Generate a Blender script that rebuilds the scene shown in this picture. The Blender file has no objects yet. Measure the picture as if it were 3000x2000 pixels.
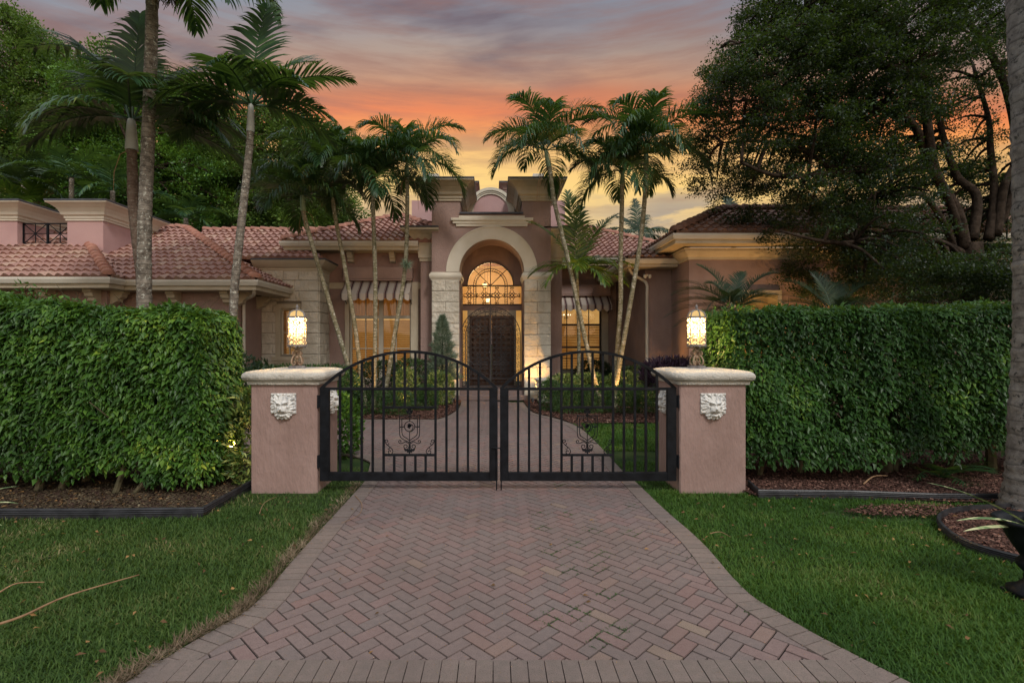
import bpy, bmesh, math, random
import numpy as np
from mathutils import Vector, Matrix
R = math.radians
rnd = random.Random(7)
rng = np.random.default_rng(11)
scene = bpy.context.scene
C = scene.collection

# ---------------------------------------------------------------- camera, world, sun, exposure
CX, CY, F, H = 1450.0, 1005.0, 1500.0, 1.6      # vanishing point, focal length (px of the 3000 px photo), eye height
cam = bpy.data.cameras.new('camera'); camo = bpy.data.objects.new('camera', cam); C.objects.link(camo)
camo.location = (0, 0, H); camo.rotation_euler = (R(90), 0, 0)
cam.sensor_width = 36; cam.lens = F/3000*36; cam.clip_end = 2000; cam.clip_start = 0.05
cam.shift_x = (1500-CX)/3000; cam.shift_y = (CY-1000)/3000
scene.camera = camo
scene.view_settings.view_transform = 'Standard'; scene.view_settings.look = 'None'
scene.view_settings.exposure = 0.12; scene.view_settings.gamma = 1
SUN_EL, SUN_AZ = 46, 156          # azimuth clockwise from +Y
SUN_STRENGTH, SKY_STRENGTH, NISHITA = 1.8, 0.95, 0.05

def srgb(r, g, b):
    f = lambda c: (c/255/12.92) if c/255 <= .04045 else ((c/255+.055)/1.055)**2.4
    return (f(r), f(g), f(b), 1)

class NT:
    def __init__(s, tree): s.t = tree; s.n = tree.nodes; s.l = tree.links
    def node(s, kind, ins=None, **kw):
        n = s.n.new(kind)
        for k, v in kw.items(): setattr(n, k, v)
        for k, v in (ins or {}).items():
            if isinstance(v, bpy.types.NodeSocket): s.l.new(v, n.inputs[k])
            else: n.inputs[k].default_value = v
        return n
    def math(s, op, a, b=0.0, clamp=False):
        n = s.node('ShaderNodeMath', {0: a, 1: b}, operation=op); n.use_clamp = clamp; return n.outputs[0]
    def ramp(s, fac, stops, interp='LINEAR'):
        n = s.n.new('ShaderNodeValToRGB'); s.l.new(fac, n.inputs[0]); cr = n.color_ramp; cr.interpolation = interp
        while len(cr.elements) < len(stops): cr.elements.new(.5)
        for e, (p, c) in zip(cr.elements, stops): e.position = p; e.color = c if len(c) == 4 else (*c, 1)
        return n.outputs[0]
    def mix(s, fac, a, b, blend='MIX'):
        n = s.n.new('ShaderNodeMix'); n.data_type = 'RGBA'; n.blend_type = blend; n.clamp_factor = True
        for k, v in ((0, fac), (6, a), (7, b)):
            if isinstance(v, bpy.types.NodeSocket): s.l.new(v, n.inputs[k])
            else: n.inputs[k].default_value = v
        return n.outputs[2]

def make_world():
    w = bpy.data.worlds.new('World'); scene.world = w; w.use_nodes = True
    t = NT(w.node_tree); t.n.clear()
    tc = t.node('ShaderNodeTexCoord'); nrm = t.node('ShaderNodeVectorMath', {0: tc.outputs['Generated']}, operation='NORMALIZE')
    sep = t.node('ShaderNodeSeparateXYZ', {0: nrm.outputs[0]}); X, Y, Z = sep.outputs
    hor = t.math('SQRT', t.math('ADD', t.math('MULTIPLY', X, X), t.math('MULTIPLY', Y, Y)))
    el = t.math('DIVIDE', Z, t.math('MAXIMUM', Y, t.math('MULTIPLY', hor, .45)))                    # tangent of the elevation
    zc = t.math('MAXIMUM', Z, .06)
    plane = t.node('ShaderNodeCombineXYZ', {0: t.math('DIVIDE', X, zc), 1: t.math('MULTIPLY', t.math('DIVIDE', Y, zc), 1.0), 2: 0.0})
    # a warp that bends the bands
    n1 = t.node('ShaderNodeTexNoise', {'Vector': t.node('ShaderNodeMapping', {'Vector': nrm.outputs[0], 'Scale': (2.0, 2.0, 5.5), 'Location': (7.3, 2.4, 1.0)}).outputs[0], 'Scale': 1.3, 'Detail': 5.0, 'Roughness': .5})
    w1 = t.math('MULTIPLY', t.math('SUBTRACT', n1.outputs[0], .5), .10)
    e2 = t.math('ADD', el, w1)
    S = srgb
    warm = t.ramp(e2, [(0.0, S(120,108,112)), (.16, S(160,138,125)), (.215, S(206,172,124)), (.30, S(246,200,106)), (.375, S(244,184,96)),
                       (.405, S(240,146,56)), (.44, S(228,118,48)), (.475, S(200,116,66)), (.51, S(190,136,100)), (.57, S(166,140,124)), (.63, S(140,132,136)), (.69, S(126,134,148)), (1.0, S(122,134,152))])
    # purple grey clouds
    n2 = t.node('ShaderNodeTexNoise', {'Vector': t.node('ShaderNodeMapping', {'Vector': plane.outputs[0], 'Scale': (.55, 1.25, 1), 'Location': (1.75, 2.35, 0), 'Rotation': (0, 0, R(12))}).outputs[0], 'Scale': 1.6, 'Detail': 6.0, 'Roughness': .55, 'Distortion': .3})
    m2 = t.ramp(n2.outputs[0], [(.43, (0,0,0)), (.57, (1,1,1))])
    band = t.ramp(el, [(.46, (0,0,0)), (.52, (1,1,1)), (.66, (1,1,1)), (.74, (.3,.3,.3))])
    f2 = t.math('MULTIPLY', t.math('MULTIPLY', m2, band), .8)
    west = t.ramp(X, [(.02, (1,1,1)), (.2, (.25,.25,.25))])
    f2 = t.math('MULTIPLY', f2, west)
    col = t.mix(f2, warm, S(96, 70, 78))
    n3 = t.node('ShaderNodeTexNoise', {'Vector': t.node('ShaderNodeMapping', {'Vector': nrm.outputs[0], 'Scale': (3, 3, 11), 'Location': (.9, 1.4, .2)}).outputs[0], 'Scale': 2.2, 'Detail': 7.0, 'Roughness': .6})
    m3 = t.ramp(n3.outputs[0], [(.47, (0,0,0)), (.57, (1,1,1))])
    low = t.ramp(el, [(.12, (1,1,1)), (.27, (.85,.85,.85)), (.34, (0,0,0))])
    east = t.ramp(X, [(0.12, (0,0,0)), (.30, (1,1,1))])
    f3 = t.math('MULTIPLY', t.math('MULTIPLY', m3, low), t.math('MULTIPLY', east, .75))
    col = t.mix(f3, col, S(122, 112, 118))
    n4 = t.node('ShaderNodeTexNoise', {'Vector': t.node('ShaderNodeMapping', {'Vector': nrm.outputs[0], 'Scale': (2.2, 2.2, 22), 'Location': (.3, .7, 5)}).outputs[0], 'Scale': 1.6, 'Detail': 7.0, 'Roughness': .62})
    col = t.mix(t.math('MULTIPLY', t.ramp(n4.outputs[0], [(.42, (0,0,0)), (.62, (1,1,1))]), .5), col, S(140, 86, 66))
    # away from the glow the sky is a plain cool dusk grey, brighter overhead
    cool = t.ramp(Z, [(0.0, S(160,150,144)), (.5, S(162,164,166)), (1.0, S(166,172,182))])
    away = t.ramp(Y, [(0.25, (1,1,1)), (.6, (0,0,0))])
    up = t.ramp(Z, [(.56, (0,0,0)), (.7, (1,1,1))])
    col = t.mix(t.math('MAXIMUM', away, up), col, cool)
    boost = t.math('ADD', 1.0, t.math('MULTIPLY', t.math('MAXIMUM', away, up), .95))
    bg1 = t.node('ShaderNodeBackground', {'Color': col, 'Strength': t.math('MULTIPLY', boost, SKY_STRENGTH)})
    sky = t.node('ShaderNodeTexSky', sky_type='NISHITA', sun_disc=False)
    sky.sun_elevation = R(3); sky.sun_rotation = R(SUN_AZ)
    bg2 = t.node('ShaderNodeBackground', {'Color': sky.outputs[0], 'Strength': NISHITA})
    add = t.node('ShaderNodeAddShader', {0: bg1.outputs[0], 1: bg2.outputs[0]})
    t.node('ShaderNodeOutputWorld', {0: add.outputs[0]})
make_world()
sun = bpy.data.lights.new('sun', 'SUN'); sun.energy = SUN_STRENGTH; sun.angle = R(11); sun.color = (1.0, .95, .89)
suno = bpy.data.objects.new('sun', sun); C.objects.link(suno)
_d = Vector((math.sin(R(SUN_AZ))*math.cos(R(SUN_EL)), math.cos(R(SUN_AZ))*math.cos(R(SUN_EL)), math.sin(R(SUN_EL))))
suno.rotation_euler = _d.to_track_quat('Z', 'Y').to_euler(); suno.location = (0, 0, 30)

# ---------------------------------------------------------------- helpers
def P(px, py, Y): return Vector(((px-CX)/F*Y, Y, H+(CY-py)*Y/F))       # design aid: reads a real position at distance Y off the photo
def G(px, py): Y = H*F/(py-CY); return ((px-CX)/F*Y, Y)                # ... and a point on the ground

def tag(o, label=None, cat=None, group=None, kind=None):
    if label: o['label'] = label
    if cat: o['category'] = cat
    if group: o['group'] = group
    if kind: o['kind'] = kind
    return o
def thing(name, label, cat, loc=(0, 0, 0), rotz=0, group=None):
    o = bpy.data.objects.new(name, None); C.objects.link(o); o.location = loc; o.rotation_euler = (0, 0, rotz); o.empty_display_size = .2
    return tag(o, label, cat, group)
def link(name, me, parent=None):
    o = bpy.data.objects.new(name, me); C.objects.link(o)
    if parent: o.parent = parent; o.location = (0, 0, 0)
    return o
def place(o, parent):      # parent with world coordinates kept (parents are unrotated empties)
    loc = Vector((0, 0, 0)); p = parent
    while p: loc += p.location; p = p.parent
    o.parent = parent; o.location = -loc
    return o
def copy_tree(o, parent=None):
    c = o.copy(); C.objects.link(c); c.parent = parent
    for ch in [k for k in C.objects if k.parent == o]: copy_tree(ch, c)
    return c

class MB:
    def __init__(s): s.v = []; s.f = []; s.uv = None
    def face(s, pts):
        b = len(s.v); s.v += [tuple(p) for p in pts]; s.f.append(tuple(range(b, b+len(pts))))
    def box(s, x0, x1, y0, y1, z0, z1, bev=0):
        if bev:
            s.panelbox(x0, x1, y0, y1, z0, z1, bev); return s
        b = len(s.v); s.v += [(x, y, z) for z in (z0, z1) for y in (y0, y1) for x in (x0, x1)]
        for q in ((0,2,3,1), (4,5,7,6), (0,1,5,4), (2,6,7,3), (0,4,6,2), (1,3,7,5)): s.f.append(tuple(b+i for i in q))
        return s
    def panelbox(s, x0, x1, y0, y1, z0, z1, e):
        # box with chamfered edges
        b = len(s.v); idx = {}
        for ix, x in enumerate((x0, x1)):
            for iy, y in enumerate((y0, y1)):
                for iz, z in enumerate((z0, z1)):
                    sx, sy, sz = (e if ix == 0 else -e), (e if iy == 0 else -e), (e if iz == 0 else -e)
                    for ax, p in enumerate(((x, y+sy, z+sz), (x+sx, y, z+sz), (x+sx, y+sy, z))):
                        idx[(ix, iy, iz, ax)] = len(s.v); s.v.append(p)
        I = idx
        for k in (0, 1):
            s.f.append(tuple(I[(k, a, c, 0)] for a, c in ((0,0),(1,0),(1,1),(0,1))))
            s.f.append(tuple(I[(a, k, c, 1)] for a, c in ((0,0),(1,0),(1,1),(0,1))))
            s.f.append(tuple(I[(a, c, k, 2)] for a, c in ((0,0),(1,0),(1,1),(0,1))))
        for a in (0, 1):
            for c in (0, 1):
                s.f.append((I[(a,c,0,0)], I[(a,c,1,0)], I[(a,c,1,1)], I[(a,c,0,1)]))
                s.f.append((I[(a,0,c,0)], I[(a,1,c,0)], I[(a,1,c,2)], I[(a,0,c,2)]))
                s.f.append((I[(0,a,c,1)], I[(1,a,c,1)], I[(1,a,c,2)], I[(0,a,c,2)]))
                for d in (0, 1): s.f.append((I[(a,c,d,0)], I[(a,c,d,1)], I[(a,c,d,2)]))
        return s
    def tube(s, pts, r, n=8, cap=True, flat=None):
        pts = [Vector(p) for p in pts]; m = len(pts)
        rs = r if isinstance(r, (list, tuple)) else [r]*m
        b = len(s.v); up = None
        for i, p in enumerate(pts):
            t = (pts[min(i+1, m-1)]-pts[max(i-1, 0)])
            t = t.normalized() if t.length > 1e-9 else Vector((0, 0, 1))
            if up is None: up = t.orthogonal().normalized()
            up = (up-t*up.dot(t)); up = up.normalized() if up.length > 1e-6 else t.orthogonal().normalized()
            sd = t.cross(up)
            for k in range(n):
                a = 2*math.pi*k/n; s.v.append(tuple(p+(up*math.cos(a)+sd*math.sin(a))*rs[i]))
        for i in range(m-1):
            for k in range(n):
                k2 = (k+1) % n; s.f.append((b+i*n+k, b+i*n+k2, b+(i+1)*n+k2, b+(i+1)*n+k))
        if cap: s.f.append(tuple(b+k for k in reversed(range(n)))); s.f.append(tuple(b+(m-1)*n+k for k in range(n)))
        return s
    def lathe(s, prof, c=(0, 0), n=24, sq=None):
        b = len(s.v)
        for r, z in prof:
            for k in range(n):
                a = 2*math.pi*(k+.5)/n; q = r
                s.v.append((c[0]+q*math.cos(a), c[1]+q*math.sin(a), z))
        m = len(prof)
        for i in range(m-1):
            for k in range(n): k2 = (k+1) % n; s.f.append((b+i*n+k, b+i*n+k2, b+(i+1)*n+k2, b+(i+1)*n+k))
        s.f.append(tuple(b+k for k in reversed(range(n)))); s.f.append(tuple(b+(m-1)*n+k for k in range(n)))
        return s
    def sweep(s, path, prof, closed=False, ends=True):
        """profile (out, z) swept along a plan path; out points to the right of travel, corners mitred"""
        m = len(path); rings = []
        pts = [Vector((p[0], p[1])) for p in path]
        for i in range(m):
            a = pts[i]-pts[i-1] if (i > 0 or closed) else None
            c = pts[(i+1) % m]-pts[i] if (i < m-1 or closed) else None
            na = Vector((a.y, -a.x)).normalized() if a is not None else None
            nc = Vector((c.y, -c.x)).normalized() if c is not None else None
            if na is None: o = nc
            elif nc is None: o = na
            else: o = (na+nc)/(1+na.dot(nc)) if 1+na.dot(nc) > .05 else na
            b = len(s.v)
            for q, z in prof: s.v.append((pts[i].x+o.x*q, pts[i].y+o.y*q, z))
            rings.append(b)
        n = len(prof)
        for i in range(m if closed else m-1):
            A, B = rings[i], rings[(i+1) % m]
            for k in range(n-1): s.f.append((A+k, B+k, B+k+1, A+k+1))
        if not closed and ends:
            s.f.append(tuple(rings[0]+k for k in range(n))); s.f.append(tuple(rings[-1]+k for k in reversed(range(n))))
        return s
    def prism(s, poly, frame, depth):
        """polygon of (a, b) extruded: frame = (origin, A, B, N)"""
        o, A, B, N = [Vector(q) for q in frame]; n = len(poly); b = len(s.v)
        for d in (0, depth):
            for p in poly: s.v.append(tuple(o+A*p[0]+B*p[1]+N*d))
        s.f.append(tuple(b+k for k in reversed(range(n)))); s.f.append(tuple(b+n+k for k in range(n)))
        for k in range(n): k2 = (k+1) % n; s.f.append((b+k, b+k2, b+n+k2, b+n+k))
        return s
    def panel(s, o, U, V, N, depth, bev):
        """rectangular raised block on a surface"""
        o, U, V, N = Vector(o), Vector(U), Vector(V), Vector(N)
        u, v = U.normalized()*bev, V.normalized()*bev
        lo = [o, o+U, o+U+V, o+V]; mi = [p+N*(depth-bev) for p in lo]
        hi = [o+u+v, o+U-u+v, o+U+V-u-v, o+V+u-v]; hi = [p+N*depth for p in hi]
        b = len(s.v); s.v += [tuple(p) for p in lo+mi+hi]
        for k in range(4):
            k2 = (k+1) % 4; s.f.append((b+k, b+k2, b+4+k2, b+4+k)); s.f.append((b+4+k, b+4+k2, b+8+k2, b+8+k))
        s.f.append((b+8, b+9, b+10, b+11)); return s
    def build(s, name, m, parent=None, smooth=False, fix=True):
        me = bpy.data.meshes.new(name); me.from_pydata(s.v, [], s.f); me.materials.append(m)
        if fix:
            bm = bmesh.new(); bm.from_mesh(me); bmesh.ops.recalc_face_normals(bm, faces=bm.faces); bm.to_mesh(me); bm.free()
        if smooth: me.shade_smooth()
        me.update(); o = link(name, me)
        if parent: place(o, parent)
        return o

def mesh_np(name, V, Fc, m, parent=None, uv=None, smooth=False):
    V = np.asarray(V, np.float32); Fc = np.asarray(Fc, np.int32); n, k = Fc.shape
    me = bpy.data.meshes.new(name); me.vertices.add(len(V)); me.vertices.foreach_set('co', V.ravel())
    me.loops.add(n*k); me.loops.foreach_set('vertex_index', Fc.ravel())
    me.polygons.add(n); me.polygons.foreach_set('loop_start', np.arange(0, n*k, k, dtype=np.int32)); me.polygons.foreach_set('loop_total', np.full(n, k, np.int32))
    if uv is not None:
        l = me.uv_layers.new(name='UVMap'); l.data.foreach_set('uv', np.asarray(uv, np.float32)[Fc.ravel()].ravel())
    me.materials.append(m); me.update(calc_edges=True); me.validate()
    if smooth: me.shade_smooth()
    else: me.shade_flat()
    o = link(name, me)
    if parent: place(o, parent)
    return o

def in_poly(x, y, poly):
    x = np.asarray(x); y = np.asarray(y); c = np.zeros(x.shape, bool); n = len(poly)
    for i in range(n):
        x1, y1 = poly[i]; x2, y2 = poly[i-1]
        k = ((y1 > y) != (y2 > y)) & (x < (x2-x1)*(y-y1)/((y2-y1) if y2 != y1 else 1e-9)+x1); c ^= k
    return c
def norm(a): return a/np.maximum(np.linalg.norm(a, axis=-1, keepdims=True), 1e-9)
def catmull(pts, k=6):
    pts = [Vector(p) for p in pts]; out = []
    for i in range(len(pts)-1):
        p0, p1, p2, p3 = pts[max(i-1, 0)], pts[i], pts[i+1], pts[min(i+2, len(pts)-1)]
        for j in range(k):
            t = j/k; out.append(.5*((2*p1)+(p2-p0)*t+(2*p0-5*p1+4*p2-p3)*t*t+(3*p1-p0-3*p2+p3)*t**3))
    out.append(pts[-1]); return out

# ---------------------------------------------------------------- materials
def mat(name, c1, c2=None, scale=5, rough=.8, bump=0, bscale=40, spec=.3, metal=0, dist=.01, detail=4, stain=None, c2mix=(.35, .65), vec='Object', bz=1):
    m = bpy.data.materials.new(name); m.use_nodes = True; t = NT(m.node_tree); t.n.clear()
    tc = t.node('ShaderNodeTexCoord'); co = tc.outputs[vec]
    b = t.node('ShaderNodeBsdfPrincipled', {'Roughness': rough, 'Specular IOR Level': spec, 'Metallic': metal})
    t.node('ShaderNodeOutputMaterial', {0: b.outputs[0]})
    col = None
    if c2:
        n = t.node('ShaderNodeTexNoise', {'Vector': co, 'Scale': scale, 'Detail': detail, 'Roughness': .6})
        col = t.ramp(n.outputs[0], [(c2mix[0], c1), (c2mix[1], c2)])
        if stain:
            n2 = t.node('ShaderNodeTexNoise', {'Vector': t.node('ShaderNodeMapping', {'Vector': co, 'Scale': (1, 1, .22)}).outputs[0], 'Scale': stain[1], 'Detail': 6.0, 'Roughness': .65})
            col = t.mix(t.ramp(n2.outputs[0], [(.5, (0,0,0)), (.72, (stain[2],)*3)]), col, stain[0])
        t.l.new(col, b.inputs['Base Color'])
    else: b.inputs['Base Color'].default_value = c1
    if bump:
        n = t.node('ShaderNodeTexNoise', {'Vector': t.node('ShaderNodeMapping', {'Vector': co, 'Scale': (1, 1, bz)}).outputs[0] if bz != 1 else co, 'Scale': bscale, 'Detail': 5.0, 'Roughness': .6})
        bp = t.node('ShaderNodeBump', {'Strength': bump, 'Distance': dist, 'Height': n.outputs[0]}); t.l.new(bp.outputs[0], b.inputs['Normal'])
    m['bsdf'] = b.name
    return m
def emis(name, c, s):
    m = bpy.data.materials.new(name); m.use_nodes = True; t = NT(m.node_tree); t.n.clear()
    e = t.node('ShaderNodeEmission', {'Color': c, 'Strength': s}); t.node('ShaderNodeOutputMaterial', {0: e.outputs[0]}); return m
def leafmat(name, stops, rough=.42, trans=.25, clump=1.2, spec=.45, tcol=None, clumpamt=.5):
    m = bpy.data.materials.new(name); m.use_nodes = True; t = NT(m.node_tree); t.n.clear()
    g = t.node('ShaderNodeNewGeometry'); tc = t.node('ShaderNodeTexCoord')
    n = t.node('ShaderNodeTexNoise', {'Vector': tc.outputs['Object'], 'Scale': clump, 'Detail': 3.0})
    f = t.math('ADD', t.math('MULTIPLY', g.outputs['Random Per Island'], 1-clumpamt), t.math('MULTIPLY', t.ramp(n.outputs[0], [(.35, (0,0,0)), (.65, (1,1,1))]), clumpamt))
    col = t.ramp(f, stops)
    b = t.node('ShaderNodeBsdfPrincipled', {'Base Color': col, 'Roughness': rough, 'Specular IOR Level': spec})
    tr = t.node('ShaderNodeBsdfTranslucent', {'Color': t.mix(.5, col, tcol or (.25, .4, .03, 1))})
    mx = t.node('ShaderNodeMixShader', {0: trans, 1: b.outputs[0], 2: tr.outputs[0]}); t.node('ShaderNodeOutputMaterial', {0: mx.outputs[0]}); return m

M = {}
M['pink'] = mat('pink stucco', (.275, .19, .165, 1), (.33, .232, .203, 1), 1.6, .9, .7, 26, .2, dist=.02, stain=((.24, .155, .13, 1), 1.6, .4))
M['pinkpillar'] = mat('pillar stucco', (.275, .182, .158, 1), (.325, .222, .195, 1), 2.2, .85, .9, 24, .25, dist=.020, stain=((.20, .13, .105, 1), 3.0, .5), bz=.35)
M['roofpink'] = mat('pale pink stucco', (.42, .26, .25, 1), (.47, .30, .285, 1), 1.4, .9, .7, 30, .2)
M['beige'] = mat('beige trim paint', (.43, .37, .27, 1), (.50, .44, .34, 1), 2, .75, .25, 30, .3, stain=((.30, .25, .18, 1), 2.2, .5))
M['cream'] = mat('cream trim paint', (.55, .50, .40, 1), (.62, .57, .48, 1), 1.4, .75, .3, 40, .3)
M['cap'] = mat('cast stone cap', (.44, .41, .36, 1), (.55, .52, .46, 1), 4, .9, 1.0, 38, .2, dist=.02, stain=((.36, .31, .25, 1), 5, .5))
M['stone'] = mat('cast stone blocks', (.50, .455, .37, 1), (.60, .555, .47, 1), 1.8, .9, 1.0, 5.5, .2, dist=.09, stain=((.36, .31, .24, 1), 2.5, .5))
M['mortar'] = mat('mortar', (.22, .19, .15, 1), rough=.95)
M['black'] = mat('black iron paint', (.005, .0055, .007, 1), (.011, .0125, .016, 1), 9, .5, .25, 60, .14)
M['darkmetal'] = mat('dark metal flashing', (.035, .038, .05, 1), (.07, .075, .09, 1), 6, .5, 0, 1, .4)
M['iron'] = mat('dark bronze iron', (.03, .026, .026, 1), rough=.5)
M['doorgrille'] = mat('aged grey iron', (.030, .028, .030, 1), (.055, .05, .052, 1), 8, .5, 0, 1, .4)
M['wood'] = mat('dark mahogany', (.050, .022, .012, 1), (.085, .038, .02, 1), 6, .45, .2, 30, .4)
M['gutter'] = mat('gutter enamel', (.50, .46, .38, 1), (.56, .52, .45, 1), 1.5, .5, 0, 1, .4)
M['soffit'] = mat('soffit', (.20, .14, .10, 1), (.25, .18, .13, 1), 2, .9)
M['lion'] = mat('weathered white plaster', (.62, .60, .56, 1), (.72, .71, .68, 1), 12, .8, .6, 70, .3, stain=((.16, .17, .19, 1), 24, .9))
M['rust'] = mat('gilded rusty iron', (.23, .14, .085, 1), (.34, .25, .17, 1), 25, .6, .4, 60, .4)
M['pewter'] = mat('grey painted iron', (.13, .115, .115, 1), (.24, .22, .21, 1), 18, .6, .4, 60, .4)
def lampglass():
    m = bpy.data.materials.new('glowing lantern glass'); m.use_nodes = True; t = NT(m.node_tree); t.n.clear()
    e = t.node('ShaderNodeEmission', {'Color': (1, .72, .34, 1), 'Strength': .34}); tr = t.node('ShaderNodeBsdfTransparent', {'Color': (1, .88, .62, 1)}); tl = t.node('ShaderNodeBsdfTranslucent', {'Color': (1, .85, .6, 1)})
    a = t.node('ShaderNodeMixShader', {0: .045, 1: tr.outputs[0], 2: tl.outputs[0]}); b = t.node('ShaderNodeAddShader', {0: a.outputs[0], 1: e.outputs[0]}); t.node('ShaderNodeOutputMaterial', {0: b.outputs[0]}); return m
M['lampglass'] = lampglass()
M['lampbulb'] = emis('lantern bulb', (1, .78, .45, 1), 3)
M['bulb'] = emis('lamp bulb', (1, .72, .35, 1), 25)
M['trunk_dark'] = mat('bark', (.020, .014, .010, 1), (.055, .040, .030, 1), 6, .95, 1, 12, .1, dist=.04)
M['trunk_hedge'] = mat('mossy stem bark', (.06, .055, .03, 1), (.12, .10, .06, 1), 9, .95, .8, 20, .1)
M['dry'] = mat('dried husk', (.20, .11, .06, 1), (.32, .2, .11, 1), 12, .9)
M['soil'] = mat('soil', (.035, .024, .018, 1), (.075, .05, .038, 1), 9, .98, 1, 30, .1, dist=.02)
M['mulchbase'] = mat('mulch', (.05, .028, .022, 1), (.12, .07, .055, 1), 40, .98, 1, 60, .1, dist=.02)
M['edging'] = mat('black plastic edging', (.012, .012, .014, 1), (.035, .035, .04, 1), 8, .45, .2, 30, .5)
M['glass'] = None
def glassmat():
    m = bpy.data.materials.new('window glass'); m.use_nodes = True; t = NT(m.node_tree); t.n.clear()
    a = t.node('ShaderNodeBsdfTransparent', {'Color': (.95, .95, .95, 1)}); g = t.node('ShaderNodeBsdfGlossy', {'Roughness': .04, 'Color': (1, 1, 1, 1)})
    f = t.node('ShaderNodeFresnel', {'IOR': 1.45}); mx = t.node('ShaderNodeMixShader', {0: f.outputs[0], 1: a.outputs[0], 2: g.outputs[0]})
    t.node('ShaderNodeOutputMaterial', {0: mx.outputs[0]}); return m
M['glass'] = glassmat()

def trunkmat(name, ca, cb, lich, ring=22):
    m = bpy.data.materials.new(name); m.use_nodes = True; t = NT(m.node_tree); t.n.clear()
    tc = t.node('ShaderNodeTexCoord'); co = tc.outputs['Object']
    w = t.node('ShaderNodeTexWave', {'Vector': co, 'Scale': ring/6.28, 'Distortion': 1.2, 'Detail': 3.0, 'Detail Scale': 3.0}, bands_direction='Z', wave_profile='SAW')
    n = t.node('ShaderNodeTexNoise', {'Vector': co, 'Scale': 9.0, 'Detail': 6.0, 'Roughness': .7})
    col = t.ramp(n.outputs[0], [(.38, ca), (.62, cb)])
    n2 = t.node('ShaderNodeTexNoise', {'Vector': co, 'Scale': 16.0, 'Detail': 4.0, 'Roughness': .7})
    col = t.mix(t.ramp(n2.outputs[0], [(.56, (0,0,0)), (.64, (1,1,1))]), col, lich)
    col = t.mix(t.ramp(w.outputs[0], [(.0, (.75,.75,.75)), (.2, (0,0,0))]), col, (ca[0]*.4, ca[1]*.4, ca[2]*.4, 1))
    b = t.node('ShaderNodeBsdfPrincipled', {'Base Color': col, 'Roughness': .92, 'Specular IOR Level': .15})
    h = t.math('ADD', t.math('MULTIPLY', w.outputs[0], .7), n.outputs[0])
    t.l.new(t.node('ShaderNodeBump', {'Strength': .8, 'Distance': .02, 'Height': h}).outputs[0], b.inputs['Normal'])
    t.node('ShaderNodeOutputMaterial', {0: b.outputs[0]}); return m
M['palmtrunk'] = trunkmat('grey ringed palm trunk', (.10, .085, .07, 1), (.27, .24, .20, 1), (.46, .46, .40, 1))
M['palmbrown'] = trunkmat('brown ringed palm trunk', (.11, .075, .055, 1), (.19, .14, .11, 1), (.24, .22, .18, 1), 34)
M['palmslim'] = trunkmat('slim mossy palm trunk', (.13, .12, .06, 1), (.32, .29, .21, 1), (.52, .50, .42, 1), 26)
M['royal'] = trunkmat('pale smooth palm trunk', (.13, .12, .115, 1), (.24, .23, .22, 1), (.05, .05, .05, 1), 14)
M['shaft'] = mat('crownshaft', (.13, .19, .10, 1), (.22, .27, .15, 1), 5, .5, .1, 20, .4)
M['shaftwhite'] = mat('pale crownshaft', (.34, .36, .33, 1), (.42, .44, .42, 1), 4, .6, .1, 20, .3)

L = {}
L['ficus'] = leafmat('ficus leaf', [(0, (.016,.040,.010)), (.4, (.035,.095,.016)), (.72, (.075,.17,.024)), (.9, (.15,.27,.035)), (1, (.38,.46,.06))], .42, .25, 1.5, .28)
L['ficus2'] = leafmat('ficus leaf darker', [(0, (.012,.034,.010)), (.5, (.028,.080,.016)), (.82, (.055,.135,.022)), (1, (.20,.32,.045))], .42, .22, 1.5, .28)
L['box'] = leafmat('boxwood leaf', [(0, (.012,.032,.010)), (.5, (.03,.075,.018)), (1, (.08,.15,.03))], .5, .2, 3)
L['varieg'] = leafmat('variegated leaf', [(0, (.03,.07,.02)), (.45, (.09,.16,.03)), (.7, (.35,.40,.10)), (1, (.55,.52,.18))], .5, .2, 4, clumpamt=.2)
L['purple'] = leafmat('purple leaf', [(0, (.012,.008,.014)), (.6, (.035,.018,.035)), (1, (.08,.04,.06))], .4, .1, 3, tcol=(.1,.02,.05,1))
L['conifer'] = leafmat('conifer needle', [(0, (.06,.09,.055)), (.6, (.15,.21,.14)), (1, (.3,.36,.26))], .7, .1, 3)
L['palm'] = leafmat('palm leaflet', [(0, (.010,.034,.017)), (.5, (.022,.068,.025)), (.85, (.052,.12,.034)), (1, (.15,.20,.035))], .42, .25, 1.2, .5, clumpamt=.4)
L['palmyel'] = leafmat('areca leaflet', [(0, (.02,.055,.012)), (.5, (.06,.13,.018)), (.85, (.18,.24,.03)), (1, (.35,.38,.04))], .4, .35, 1.2, .5, clumpamt=.4)
L['palmgrey'] = leafmat('date palm leaflet', [(0, (.012,.026,.016)), (.6, (.030,.056,.032)), (1, (.08,.11,.055))], .5, .1, 2, .3)
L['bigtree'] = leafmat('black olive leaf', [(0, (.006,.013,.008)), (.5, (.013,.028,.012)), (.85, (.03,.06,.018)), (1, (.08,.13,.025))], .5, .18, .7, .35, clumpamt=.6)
L['farA'] = leafmat('loose tree leaf', [(0, (.018,.038,.014)), (.45, (.050,.10,.024)), (.8, (.12,.21,.04)), (1, (.24,.35,.06))], .5, .3, .6, .35, clumpamt=.6)
L['farB'] = leafmat('bright tree leaf', [(0, (.014,.040,.012)), (.4, (.045,.12,.018)), (.75, (.11,.24,.03)), (1, (.23,.40,.05))], .45, .3, .6, .4, clumpamt=.6)
L['farC'] = leafmat('dark tree leaf', [(0, (.006,.016,.010)), (.5, (.016,.04,.016)), (.85, (.04,.085,.022)), (1, (.09,.15,.03))], .5, .2, .5, .35, clumpamt=.6)
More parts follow.
